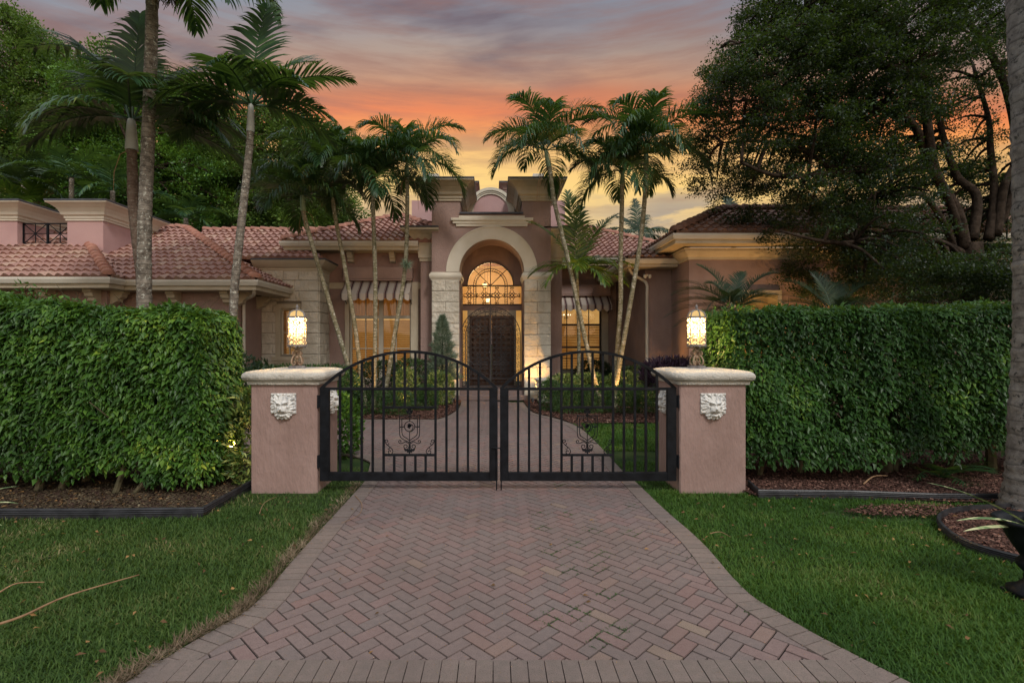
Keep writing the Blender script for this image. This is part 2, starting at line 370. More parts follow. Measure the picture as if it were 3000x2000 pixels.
L['grass'] = leafmat('grass blade', [(0, (.020,.055,.010)), (.4, (.040,.100,.015)), (.75, (.070,.140,.022)), (.93, (.12,.16,.036)), (1, (.30,.25,.12))], .55, .25, 1.3, .2, clumpamt=.5)
L['grassdry'] = leafmat('dry lawn blade', [(0, (.024,.055,.012)), (.4, (.045,.092,.017)), (.72, (.072,.122,.026)), (.88, (.13,.14,.045)), (1, (.34,.27,.15))], .6, .2, 1.6, .2, clumpamt=.35)
L['leafsoil'] = leafmat('leaf mould chip', [(0, (.025,.018,.012)), (.5, (.075,.055,.034)), (.85, (.13,.10,.06)), (1, (.24,.2,.13))], .95, 0, 5, .1, clumpamt=.4)
L['drygrass'] = leafmat('dry grass', [(0, (.05,.035,.022)), (.5, (.17,.12,.08)), (1, (.42,.33,.23))], .8, .15, 3, .1)
L['mulch'] = leafmat('mulch chip', [(0, (.03,.017,.014)), (.5, (.10,.050,.038)), (.85, (.19,.10,.075)), (1, (.30,.2,.15))], .9, 0, 5, .1, clumpamt=.2)
L['litter'] = leafmat('fallen leaf', [(0, (.06,.035,.02)), (.5, (.16,.09,.045)), (1, (.35,.2,.08))], .8, .1, 5, .1, clumpamt=.1)
L['flax'] = leafmat('striped flax leaf', [(0, (.16,.22,.09)), (.5, (.3,.36,.18)), (1, (.5,.5,.28))], .45, .15, 60, .4, clumpamt=.8)

def leaves(P0, D, N, Ln, Wd, kind='leaf'):
    """P0 base points, D axis, N normal, Ln length, Wd width -> V, F"""
    n = len(P0); D = norm(D); S = norm(np.cross(D, N)); N = np.cross(S, D)
    if kind == 'leaf': T = [(0,0,0), (.38,-.5,.10), (.38,.5,.10), (.45,0,-.04), (1,0,-.16)]; Fc = [(0,1,3), (0,3,2), (1,4,3), (3,4,2)]
    elif kind == 'quad': T = [(0,0,0), (.45,-.5,0), (1,0,0), (.45,.5,0)]; Fc = [(0,1,2,3)]
    elif kind == 'blade': T = [(0,-.5,0), (0,.5,0), (.55,.42,.06), (.55,-.42,.06), (1,0,.28)]; Fc = [(0,1,2), (0,2,3), (3,2,4)]
    elif kind == 'chip': T = [(0,-.5,0), (0,.5,0), (1,.4,0), (1,-.5,0)]; Fc = [(0,1,2,3)]
    k = len(T); V = np.empty((n, k, 3), np.float32)
    for i, (a, b, c) in enumerate(T): V[:, i] = P0+D*(a*Ln)[:, None]+S*(b*Wd)[:, None]+N*(c*Ln)[:, None]
    Fa = (np.arange(n)*k)[:, None, None]+np.array(Fc)[None]
    return V.reshape(-1, 3), Fa.reshape(-1, len(Fc[0]))

# lumpy noise made of random waves
_W = rng.normal(size=(14, 3)); _Ph = rng.uniform(0, 6.28, 14)
def lump(p, f=1.0):
    return sum(np.sin((p*f) @ (_W[i]*(1+.25*i))+_Ph[i])/(1+.25*i) for i in range(14))/4.2

# ---------------------------------------------------------------- ground
def plane_poly(name, poly, z, m, kind='structure', h=None):
    b = MB(); b.face([(x, y, z) for x, y in poly])
    me = bpy.data.meshes.new(name); me.from_pydata(b.v, [], b.f); me.materials.append(m)
    bm = bmesh.new(); bm.from_mesh(me); bmesh.ops.triangulate(bm, faces=bm.faces)
    for f in bm.faces:
        if f.normal.z < 0: f.normal_flip()
    bm.to_mesh(me); bm.free()
    o = link(name, me); o['kind'] = kind; return o
M['ground'] = mat('lawn soil', (.022, .045, .014, 1), (.05, .075, .025, 1), 3.5, .98, 1, 60, .1, dist=.02)
plane_poly('ground', [(-400, -60), (400, -60), (400, 700), (-400, 700)], -.03, M['ground'])

Lout = [G(*p) for p in [(330,2022), (408,1976), (574,1874), (701,1804), (775,1740), (855,1644), (918,1574), (995,1491), (1068,1411)]]
Rout = [G(*p) for p in [(2700,2018), (2667,2000), (2457,1893), (2297,1804), (2176,1721), (2055,1587), (1946,1491), (1862,1411), (1827,1382), (1744,1293), (1690,1248), (1620,1223), (1560,1207), (1533,1178)]]
Lin = [G(1068,1411), (-1.62, 6.6), (-1.75, 7.0), (-2.3, 7.35), (-4.5, 7.6), (-14, 7.6)]
Bl = [(-14, 10.75), (-4, 10.75), G(1240,1229), G(1290,1226), G(1325,1211), G(1347,1192), G(1352,1170)]
sm = lambda pl: [(v.x, v.y) for v in catmull([Vector((p[0], p[1], 0)) for p in pl], 6)]
Lout_s, Rout_s, Lin_s, Bl_s = sm(Lout), sm(Rout), sm(Lin), sm(Bl)
def offset(pl, d):
    out = []
    for i in range(len(pl)):
        a = Vector(pl[max(i-1, 0)]); b = Vector(pl[min(i+1, len(pl)-1)]); t = (b-a).normalized(); n = Vector((t.y, -t.x)); out.append((pl[i][0]+n.x*d, pl[i][1]+n.y*d))
    return out
BW = .165
leftline = Lout_s+Lin_s[1:]
outer = leftline+Bl_s+[(Rout_s[-1][0], 14.1)]*0+list(reversed(Rout_s))
inner = offset(leftline, BW)+offset(Bl_s, BW)+list(reversed(offset(Rout_s, -BW)))
YB = 2.585
field_zone = offset(leftline, BW*.62)+offset(Bl_s, BW*.62)+list(reversed(offset(Rout_s, -BW*.62)))
M['paver'] = None
def pavermat(name, stops, spots=True):
    m = bpy.data.materials.new(name); m.use_nodes = True; t = NT(m.node_tree); t.n.clear()
    g = t.node('ShaderNodeNewGeometry'); tc = t.node('ShaderNodeTexCoord'); co = tc.outputs['Object']
    n = t.node('ShaderNodeTexNoise', {'Vector': co, 'Scale': .9, 'Detail': 5.0, 'Roughness': .6})
    col = t.ramp(g.outputs['Random Per Island'], stops)
    n0 = t.node('ShaderNodeTexNoise', {'Vector': co, 'Scale': 26.0, 'Detail': 3.0})
    col = t.mix(t.ramp(n0.outputs[0], [(.4, (0,0,0)), (.7, (.35,.35,.35))]), col, (.26, .19, .17, 1))
    col = t.mix(t.ramp(n.outputs[0], [(.35, (.45,.45,.45)), (.62, (0,0,0))]), col, (.12, .085, .075, 1))
    n3 = t.node('ShaderNodeTexNoise', {'Vector': co, 'Scale': 160.0, 'Detail': 2.0})
    col = t.mix(t.ramp(n3.outputs[0], [(.35, (.5,.5,.5)), (.5, (0,0,0))]), col, (.09, .07, .065, 1))
    b = t.node('ShaderNodeBsdfPrincipled', {'Base Color': col, 'Roughness': .82, 'Specular IOR Level': .3})
    h = t.math('ADD', n3.outputs[0], t.math('MULTIPLY', n0.outputs[0], .6))
    t.l.new(t.node('ShaderNodeBump', {'Strength': .7, 'Distance': .004, 'Height': h}).outputs[0], b.inputs['Normal'])
    t.node('ShaderNodeOutputMaterial', {0: b.outputs[0]}); return m
M['paver'] = pavermat('rose grey clay pavers', [(0, (.158,.128,.120)), (.35, (.178,.136,.126)), (.65, (.192,.138,.128)), (.85, (.20,.132,.122)), (.97, (.205,.125,.113)), (1, (.245,.185,.14))])
M['paverband'] = pavermat('taupe border pavers', [(0, (.155,.128,.112)), (.5, (.172,.140,.120)), (1, (.192,.152,.130))])
M['joint'] = mat('joint sand', (.008, .007, .006, 1), (.016, .014, .012, 1), 12, .98)

def bricks(cent, U, Vv, hw, hh, name, m, parent=None):
    """top-bevelled bricks: centers (n,2), unit axes (n,2), half sizes (n,)"""
    n = len(cent); e = .0015; j = .0038; zt = rng.normal(0, .0007, n)
    tilt = rng.normal(0, .0004, (n, 2))
    V = np.zeros((n, 8, 3), np.float32); k = 0
    for lvl, (ins, z) in enumerate(((j, -.014), (j+e, 0))):
        for a, b in ((-1,-1), (1,-1), (1,1), (-1,1)):
            V[:, k, :2] = cent+U*(a*(hw-ins))[:, None]+Vv*(b*(hh-ins))[:, None]
            V[:, k, 2] = z+(zt+a*tilt[:, 0]+b*tilt[:, 1] if lvl else 0); k += 1
    Fc = [(4,5,6,7)]+[(i, (i+1) % 4, 4+(i+1) % 4, 4+i) for i in range(4)]
    Fa = (np.arange(n)*8)[:, None, None]+np.array(Fc)[None]
    return mesh_np(name, V.reshape(-1, 3), Fa.reshape(-1, 4), m, parent)
def driveway():
    o = plane_poly('driveway', outer, -.012, M['joint'])
    w = .0855; n = 130; ii, jj = np.meshgrid(np.arange(-n, n*2), np.arange(-n*2, n), indexing='ij')
    k = (ii-jj) % 4; out = []
    for kk, dx, dy, ver in ((0, 1.0, .5, False), (3, .5, 1.0, True)):
        s = k == kk; cx = (ii[s]+dx)*w; cy = (jj[s]+dy)*w
        a = math.radians(45); x = cx*math.cos(a)-cy*math.sin(a); y = cx*math.sin(a)+cy*math.cos(a)+6
        keep = in_poly(x, y, field_zone) & (y > YB-.07) & (y < 14.3) & (x > -9)
        x, y = x[keep], y[keep]; ang = a+(math.pi/2 if ver else 0)
        out.append((x, y, np.full(len(x), ang)))
    x, y, an = [np.concatenate(q) for q in zip(*out)]
    # round the edges: bricks that stick out over the outer border are dropped
    U = np.stack([np.cos(an), np.sin(an)], 1); Vv = np.stack([-U[:, 1], U[:, 0]], 1)
    f = bricks(np.stack([x, y], 1), U, Vv, np.full(len(x), w), np.full(len(x), w/2), 'paver_field', M['paver'], o)
    f.location.z += -.003
    # border courses
    V = []; Fc = []
    def course(line, d):
        pts = [Vector(p) for p in line]; seg = [0]
        for a, b in zip(pts, pts[1:]): seg.append(seg[-1]+(b-a).length)
        tot = seg[-1]; cnt = int(tot/.0885)
        def at(s):
            i = max(k for k in range(len(seg)) if seg[k] <= s+1e-9); i = min(i, len(pts)-2); t = (s-seg[i])/max(seg[i+1]-seg[i], 1e-9)
            p = pts[i].lerp(pts[i+1], t); 
            a = pts[max(i-1, 0)]; b = pts[min(i+2, len(pts)-1)]; tg = (b-a).normalized(); return p, Vector((tg.y, -tg.x))
        for q in range(cnt):
            s0, s1 = q*tot/cnt+.0025, (q+1)*tot/cnt-.0025
            (a, na), (b, nb) = at(s0), at(s1); z = rnd.gauss(0, .0008)
            quad = [a, b, b+nb*d, a+na*d]; c = sum(quad, Vector((0, 0)))/4
            if c.x < -9: continue
            base = len(V)
            V.extend([(p.x, p.y, -.014) for p in quad]); V.extend([(p.x+(c.x-p.x)*.022, p.y+(c.y-p.y)*.022, .004+z) for p in quad])
            Fc.append((base+4, base+5, base+6, base+7)); Fc.extend([(base+i, base+(i+1) % 4, base+4+(i+1) % 4, base+4+i) for i in range(4)])
    course(leftline, BW); course(Bl_s, BW); course(Rout_s, -BW)
    # soldier course across the mouth of the drive
    x = -3.6
    while x < 3.6:
        base = len(V); q = [(x+.0015, YB-.172), (x+.084, YB-.172), (x+.084, YB-.004), (x+.0015, YB-.004)]; z = rnd.gauss(0, .0008); cx = x+.043; cy = YB-.088
        if in_poly(np.array([cx]), np.array([cy]), outer)[0]:
            V.extend([(a, b, -.014) for a, b in q]); V.extend([(a+(cx-a)*.025, b+(cy-b)*.015, .006+z) for a, b in q])
            Fc.append((base+4, base+5, base+6, base+7)); Fc.extend([(base+i, base+(i+1) % 4, base+4+(i+1) % 4, base+4+i) for i in range(4)])
        x += .0855
    mesh_np('paver_border', V, Fc, M['paverband'], o)
driveway()

kb = MB(); kl = Rout_s[8:34]; kb.sweep([(p[0], p[1]) for p in kl][::-1], [(0, -.03), (0, -.004), (.02, .0), (.045, -.010), (.05, -.03)]); ko = kb.build('kerb', mat('rough concrete haunch', (.16, .155, .15, 1), (.26, .25, .24, 1), 14, .95, 1, 40, .2, dist=.02)); ko['kind'] = 'structure'
bedL = [(-9, 4.72), G(600,1508), G(735,1422), (-2.55, 6.6), (-2.2, 7.1), (-9, 7.3)]
bedR = [G(2215,1452), G(2500,1455), G(2800,1470), (9, 5.1), (9, 7.6), (2.4, 7.6), (2.5, 6.3)]
ringR = [G(2755,1525), G(2770,1560), G(2820,1592), G(2900,1622), G(3040,1655), (6.4, 3.7), (6.4, 5.0), G(2960,1490), G(2850,1495), G(2780,1508)]
bedHL = [(-9, 10.78)]+[(x-.02, y+.03) for x, y in Bl_s]+[(-1.0, 15.2), (-9, 15.2)]
bedHR = [(Rout_s[-1][0]+.05, 14.8)]+[(p[0]+.03, p[1]+.03) for p in reversed(Rout_s[-22:])]+[G(1700,1240), G(1960,1237), G(2060,1236), (9, 10.3), (9, 15)]
def mound(name, poly, z):
    return plane_poly(name, poly, z, M['mulchbase'])
for nm, pl in (('left_mulch_bed', bedL), ('right_mulch_bed', bedR), ('ring_mulch_bed', ringR), ('house_bed_left', bedHL), ('house_bed_right', bedHR)): mound('mulch_bed', pl, .006)

def scatter(polys_in, polys_out, n, box):
    x = rng.uniform(box[0], box[1], n); y = rng.uniform(box[2], box[3], n); k = np.zeros(n, bool)
    for p in polys_in: k |= in_poly(x, y, p)
    for p in polys_out: k &= ~in_poly(x, y, p)
    return x[k], y[k]
def chips(name, polys, n, box, size=.028, m='mulch', out=(), z=.012):
    x, y = scatter(polys, out, n, box); k = len(x)
    P0 = np.stack([x, y, np.abs(rng.normal(z, .006, k))], 1); a = rng.uniform(0, 6.28, k)
    D = np.stack([np.cos(a), np.sin(a), rng.normal(0, .3, k)], 1); N = np.stack([rng.normal(0, .4, k), rng.normal(0, .4, k), np.ones(k)], 1)
    V, Fc = leaves(P0, D, N, rng.uniform(.5, 1.4, k)*size, rng.uniform(.3, .8, k)*size, 'chip'); o = mesh_np(name, V, Fc, L[m]); o['kind'] = 'stuff'; return o
tag(chips('mulch', [bedR, ringR, [(3.3, 4.85), (3.6, 4.72), (4.4, 4.75), (4.7, 5.05), (3.7, 5.05)]], 110000, (1, 7, 3.6, 7.6), .022), 'reddish brown wood mulch under the right hedge', 'mulch')
tag(chips('leaf_mould', [bedL], 70000, (-6.5, -2, 4.5, 7.4), .020, 'leafsoil'), 'dull brown leaf mould and gravel under the left hedge', 'leaf mould')
tag(chips('mulch', [bedHL, bedHR], 90000, (-5, 7, 10.2, 15), .035), 'brown bark mulch in the beds before the house', 'mulch')

def grass():
    outs = [outer, bedL, bedR, ringR, [(-2.66, 5.5), (-1.92, 5.5), (-1.92, 6.3), (-2.66, 6.3)], [(2.0, 5.5), (2.73, 5.5), (2.73, 6.3), (2.0, 6.3)]]
    xs = []; ys = []
    for box, n in (((-6.2, -.9, 2.3, 3.6), 75000), ((-6.5, -.9, 3.6, 5.0), 55000), ((-4.0, -1.2, 5.0, 6.6), 14000), ((.9, 5.6, 2.3, 3.6), 75000), ((.9, 7.0, 3.6, 5.6), 75000), ((1.4, 3.0, 5.4, 7), 8000)):
        a, b = scatter([[(box[0], box[2]), (box[1], box[2]), (box[1], box[3]), (box[0], box[3])]], outs, n, box); xs.append(a); ys.append(b)
    x = np.concatenate(xs); y = np.concatenate(ys)
    p3 = np.stack([x, y, 0*x], 1); dn = lump(p3, 1.3)
    ed = np.array(Lout_s); dl = np.min(np.hypot(x[:, None]-ed[None, ::3, 0], y[:, None]-ed[None, ::3, 1]), axis=1); strip = (x < 0) & (dl < .03+.16*np.clip(.5+lump(p3+11, 2.3), 0, 1.2))
    worn = ((x-3.9)/.8)**2+((y-4.85)/.2)**2 < 1.0+.8*lump(p3+2, 3)
    bare = strip | worn | (x > 0) & (lump(p3+5, .8) > .25) & (y > 4.3)           # thin, bare patches towards the right bed
    keep = ~(bare & (rng.random(len(x)) < .75)); x, y, dn = x[keep], y[keep], dn[keep]; k = len(x)
    P0 = np.stack([x, y, np.full(k, -.028)], 1); a = rng.uniform(0, 6.28, k); tilt = rng.uniform(.25, 1.1, k)
    D = np.stack([np.cos(a)*np.sin(tilt), np.sin(a)*np.sin(tilt), np.cos(tilt)], 1); N = np.stack([-np.cos(a)*np.cos(tilt), -np.sin(a)*np.cos(tilt), np.sin(tilt)], 1)*-1
    Ln = rng.uniform(.030, .060, k)*(1+.25*dn)*np.where(x > 0, 1.15, .95); wd = rng.uniform(.004, .0075, k)
    for sel, mm, lab in ((x < 0, 'grassdry', 'worn olive green lawn grass left of the driveway'), (x > 0, 'grass', 'lush green lawn grass right of the driveway')):
        V, Fc = leaves(P0[sel], D[sel], N[sel], Ln[sel], wd[sel], 'blade'); tag(mesh_np('grass', V, Fc, L[mm]), lab, 'grass', kind='stuff')
    x, y = scatter([[(1.4, 7.7), (9, 7.7), (9, 10.2), (1, 10.2)]], [outer, bedHR], 45000, (1.2, 5.2, 6.6, 10.2)); k = len(x)
    P0 = np.stack([x, y, np.full(k, -.028)], 1); a = rng.uniform(0, 6.28, k); tilt = rng.uniform(.2, 1.0, k)
    D = np.stack([np.cos(a)*np.sin(tilt), np.sin(a)*np.sin(tilt), np.cos(tilt)], 1); N = np.stack([np.cos(a), np.sin(a), -np.sin(tilt)], 1)
    V, Fc = leaves(P0, D, N, rng.uniform(.04, .08, k), np.full(k, .010), 'blade'); tag(mesh_np('grass', V, Fc, L['grass']), 'small green lawn seen through the right gate leaf', 'grass', kind='stuff')
    # brown dead strip along the left edge of the drive, and thatch
    t = rng.random(3400); idx = (t**.9*(len(Lout_s)-1)).astype(int); base = np.array(Lout_s)[idx]; d = np.abs(rng.normal(0, .10, len(t)))*(.15+.9*np.abs(lump(np.c_[base, 0*t], 1.5)))
    tang = np.array(Lout_s)[np.minimum(idx+1, len(Lout_s)-1)]-np.array(Lout_s)[np.maximum(idx-1, 0)]; tang = tang/np.linalg.norm(tang, axis=1, keepdims=True)
    nx = -tang[:, 1]; ny = tang[:, 0]; px = base[:, 0]+nx*(d+.01)+rng.normal(0, .03, len(t)); py = base[:, 1]+ny*(d+.01)+rng.normal(0, .03, len(t))
    ok = ~in_poly(px, py, outer); px, py = px[ok], py[ok]; k = len(px); a = rng.uniform(0, 6.28, k)
    D = np.stack([np.cos(a), np.sin(a), rng.uniform(0, .5, k)], 1); N = np.stack([0*a, 0*a, 1+0*a], 1)
    V, Fc = leaves(np.stack([px, py, rng.uniform(-.01, .012, k)], 1), D, N, rng.uniform(.03, .08, k), np.full(k, .004), 'blade')
    tag(mesh_np('dead_grass', V, Fc, L['drygrass']), 'straw coloured dead grass along the left drive edge', 'dead grass', kind='stuff')
    lx = []; 
    x, y = scatter([[(-6, 2.4), (6, 2.4), (6, 5.4), (-6, 5.4)]], [outer], 700, (-6, 6, 2.4, 5.5)); x2, y2 = scatter([bedL], [], 1400, (-6, -2, 4.6, 7)); x3, y3 = scatter([outer], [], 60, (-2.5, 3, 2.4, 11))
    x = np.r_[x, x2, x3]; y = np.r_[y, y2, y3]; k = len(x); a = rng.uniform(0, 6.28, k)
    D = np.stack([np.cos(a), np.sin(a), rng.normal(0, .3, k)], 1); N = np.stack([rng.normal(0, .5, k), rng.normal(0, .5, k), 1+0*a], 1)
    V, Fc = leaves(np.stack([x, y, np.where(in_poly(x, y, outer), .008, .02)], 1), D, N, rng.uniform(.02, .05, k), rng.uniform(.01, .025, k)); tag(mesh_np('fallen_leaves', V, Fc, L['litter']), 'scattered dry brown leaves on lawn and drive', 'leaf litter', kind='stuff')
    # weeds in the joints
    cl = [G(*p) for p in [(1850,1480), (1640,1420), (1660,1505), (1740,1555), (1690,1590), (1760,1620), (1620,1615), (1750,1660), (1670,1670), (1780,1740), (1800,1840), (1760,1870), (1610,1815), (1700,1790), (2040,1640), (1850,1560), (2210,1790), (1590,1545), (1930,1430), (1580,1500)]]
    c = np.array(cl)[rng.integers(0, len(cl), 1500)]; s = (c+rng.normal(0, .045, c.shape)); u = (s[:, 0]+s[:, 1]-6)/math.sqrt(2)/.0855; v = (-s[:, 0]+s[:, 1]-6)/math.sqrt(2)/.0855
    pick = rng.random(len(u)) < .5; u = np.where(pick, np.round(u), u); v = np.where(pick, v, np.round(v)); u *= .0855; v *= .0855
    x = (u-v)/math.sqrt(2); y = (u+v)/math.sqrt(2)+6; k = len(x); a = rng.uniform(0, 6.28, k)
    D = np.stack([np.cos(a), np.sin(a), rng.uniform(.2, .8, k)], 1); N = np.stack([0*a, 0*a, 1+0*a], 1)
    V, Fc = leaves(np.stack([x, y, 0*x-.004], 1), D, N, rng.uniform(.008, .02, k), np.full(k, .005)); tag(mesh_np('joint_weeds', V, Fc, L['box']), 'tiny green weeds growing in the paver joints', 'weeds', kind='stuff')
grass()

# plastic edging strips
def edging(pts, label, hgt=.10):
    b = MB(); line = [(v.x, v.y) for v in pts]
    b.sweep(line, [(0, -.03), (.012, -.03), (.012, hgt*.25), (.02, hgt*.35), (.012, hgt*.45), (.02, hgt*.6), (.012, hgt*.7), (.02, hgt*.85), (.014, hgt), (-.006, hgt), (-.006, -.03)], False)
    tag(b.build('garden_edging', M['edging']), label, 'garden edging', 'black plastic edging strips')
edging([Vector((-8, 4.72)), Vector(G(300,1512)), Vector(G(600,1508))-Vector((.02, 0)), Vector(G(735,1425))], 'black ribbed plastic edging around the left hedge bed', .075)
edging([Vector(G(2195,1425)), Vector(G(2225,1452)), Vector(G(2500,1455)), Vector((4.5, 5.23)), Vector((8, 5.15))], 'black ribbed plastic edging before the right hedge', .07)
edging([Vector(p) for p in sm([G(3100,1465), G(2960,1490), G(2850,1497), G(2780,1508), G(2752,1530), G(2772,1562), G(2820,1594), G(2900,1624), G(3040,1658), G(3200,1680)])], 'curved black edging ringing the palm bed at far right', .055)

# ---------------------------------------------------------------- house
house = thing('house', 'pink stucco villa with clay tile roofs and arched entry tower', 'house', (0, 15, 0))
def part(mb, name, m, parent=None, smooth=False, label=None):
    o = mb.build(name, m, parent or house, smooth)
    if label: o['label'] = label
    return o

# --- roof tiles
def tilemat(name, stops):
    m = bpy.data.materials.new(name); m.use_nodes = True; t = NT(m.node_tree); t.n.clear()
    uv = t.node('ShaderNodeUVMap'); fl = t.node('ShaderNodeVectorMath', {0: uv.outputs[0]}, operation='FLOOR')
    wn = t.node('ShaderNodeTexWhiteNoise', {'Vector': fl.outputs[0]}, noise_dimensions='2D'); tc = t.node('ShaderNodeTexCoord')
    col = t.ramp(wn.outputs[0], stops)
    n = t.node('ShaderNodeTexNoise', {'Vector': tc.outputs['Object'], 'Scale': 1.4, 'Detail': 6.0, 'Roughness': .65})
    col = t.mix(t.ramp(n.outputs[0], [(.5, (0,0,0)), (.75, (.4,.4,.4))]), col, (.12, .075, .06, 1))
    n2 = t.node('ShaderNodeTexNoise', {'Vector': tc.outputs['Object'], 'Scale': 22.0, 'Detail': 4.0})
    col = t.mix(t.ramp(n2.outputs[0], [(.45, (0,0,0)), (.75, (.4,.4,.4))]), col, (.5, .34, .25, 1))
    b = t.node('ShaderNodeBsdfPrincipled', {'Base Color': col, 'Roughness': .8, 'Specular IOR Level': .3})
    t.l.new(t.node('ShaderNodeBump', {'Strength': .4, 'Distance': .01, 'Height': n2.outputs[0]}).outputs[0], b.inputs['Normal'])
    t.node('ShaderNodeOutputMaterial', {0: b.outputs[0]}); return m
M['tile'] = tilemat('rose clay roof tiles', [(0, (.27,.14,.115)), (.35, (.32,.172,.142)), (.65, (.355,.198,.165)), (.85, (.385,.23,.18)), (1, (.43,.29,.22))])
M['tiledark'] = tilemat('brown clay roof tiles', [(0, (.15,.075,.055)), (.5, (.20,.105,.075)), (1, (.27,.15,.11))])
M['ridge'] = mat('ridge tiles', (.34, .15, .11, 1), (.42, .21, .15, 1), 3, .8, .3, 40, stain=((.13, .08, .06, 1), 3, .6))
M['ridgedark'] = mat('brown ridge tiles', (.15, .075, .055, 1), (.21, .115, .085, 1), 3, .8, .3, 40)

class RoofMesh:
    def __init__(s): s.V = []; s.F = []; s.U = []; s.n = 0
    def plane(s, o, u, plan, pitch, poly, tw=.205, ex=.33):
        """o: eave corner; u: unit vector along the eave (2D); plan: unit vector up-slope in plan (2D); poly in (u, plan distance)"""
        sl = math.sqrt(1+pitch*pitch); o = np.array(o, float); uu = np.array([u[0], u[1], 0]); vv = np.array([plan[0], plan[1], pitch])/sl; nn = np.cross(uu, vv); nn = nn if nn[2] > 0 else -nn
        poly = [(a, b*sl) for a, b in poly]; us = [p[0] for p in poly]; vs = [p[1] for p in poly]
        du = tw/8; nu = int((max(us)-min(us))/du)+1; ua = min(us)+np.arange(nu+1)*du
        prof = .058*(.5+.5*np.cos(2*np.pi*ua/tw))**.8
        for k in range(int(max(vs)/ex)+1):
            rows = [(.12, -.04), (0, .052), (.33, .036), (.67, .018), (1.05, -.004)]
            grid = np.zeros((len(rows), nu+1, 3)); uvg = np.zeros((len(rows), nu+1, 2)); jit = np.repeat(rng.normal(0, .004, nu//8+2), 8)[:nu+1]
            for r, (fv, lift) in enumerate(rows):
                v = (k+fv)*ex-.02; h = prof+lift+jit if r else prof*0+lift
                grid[r] = o+uu*ua[:, None]+vv*(v)+nn*h[:, None]; uvg[r, :, 0] = ua/tw+.5; uvg[r, :, 1] = k+.1+.8*fv
            for r in range(len(rows)-1):
                mu = (ua[:-1]+ua[1:])/2; mv = (k+(rows[r][0]+rows[r+1][0])/2)*ex; ok = in_poly(mu, np.full(nu, max(mv, .01)), poly)
                i = np.nonzero(ok)[0]; b = s.n
                s.F.append(np.stack([b+r*(nu+1)+i, b+r*(nu+1)+i+1, b+(r+1)*(nu+1)+i+1, b+(r+1)*(nu+1)+i], 1))
            s.V.append(grid.reshape(-1, 3)); s.U.append(uvg.reshape(-1, 2)); s.n += (nu+1)*len(rows)
        # under-deck just below the tiles
        b = s.n; pts = np.array([o+uu*a+vv*c-nn*.012 for a, c in poly]); s.V.append(pts); s.U.append(np.zeros((len(pts), 2))); s.n += len(pts)
        for i in range(1, len(pts)-1): s.F.append(np.array([[b, b+i, b+i+1, b+i+1]]) if False else np.array([[b, b+i, b+i+1, b]])[:, [0, 1, 2, 2]]*1)
    def build(s, name, m):
        V = np.concatenate(s.V); Fq = np.concatenate(s.F); U = np.concatenate(s.U)
        tri = Fq[:, 2] == Fq[:, 3]; q = Fq[~tri]
        me = bpy.data.meshes.new(name); faces = q.tolist()+Fq[tri][:, :3].tolist(); me.from_pydata(V.tolist(), [], faces)
        l = me.uv_layers.new(name='UVMap'); li = np.array([v for f in faces for v in f]); l.data.foreach_set('uv', U[li].astype(np.float32).ravel())
        me.materials.append(m); me.update(); o = link(name, me); place(o, house); return o
def caps(mb, A, B, r=.115, st=.30):
    if isinstance(mb, list): m = MB(); mb.append(m); mb = m
    A, B = Vector(A), Vector(B); d = B-A; n = max(1, int(d.length/st)); t = d.normalized(); sd = t.cross(Vector((0, 0, 1))).normalized(); up = sd.cross(t)
    if up.z < 0: up = -up
    for i in range(n):
        p0 = A+d*(i/n); p1 = A+d*((i+1.12)/n); b = len(mb.v); K = 8; j = rnd.uniform(-.008, .008)
        for p, rr, lf in ((p0, r*1.08, .03+j), (p1, r*.9, .0+j)):
            for k in range(K+1):
                a = math.pi*k/K; mb.v.append(tuple(p+sd*math.cos(a)*rr+up*(math.sin(a)*rr*.9+lf-.02)))
        for k in range(K): mb.f.append((b+k, b+k+1, b+K+2+k, b+K+1+k))
        mb.f.append(tuple(b+k for k in range(K+1)))
pt = .51
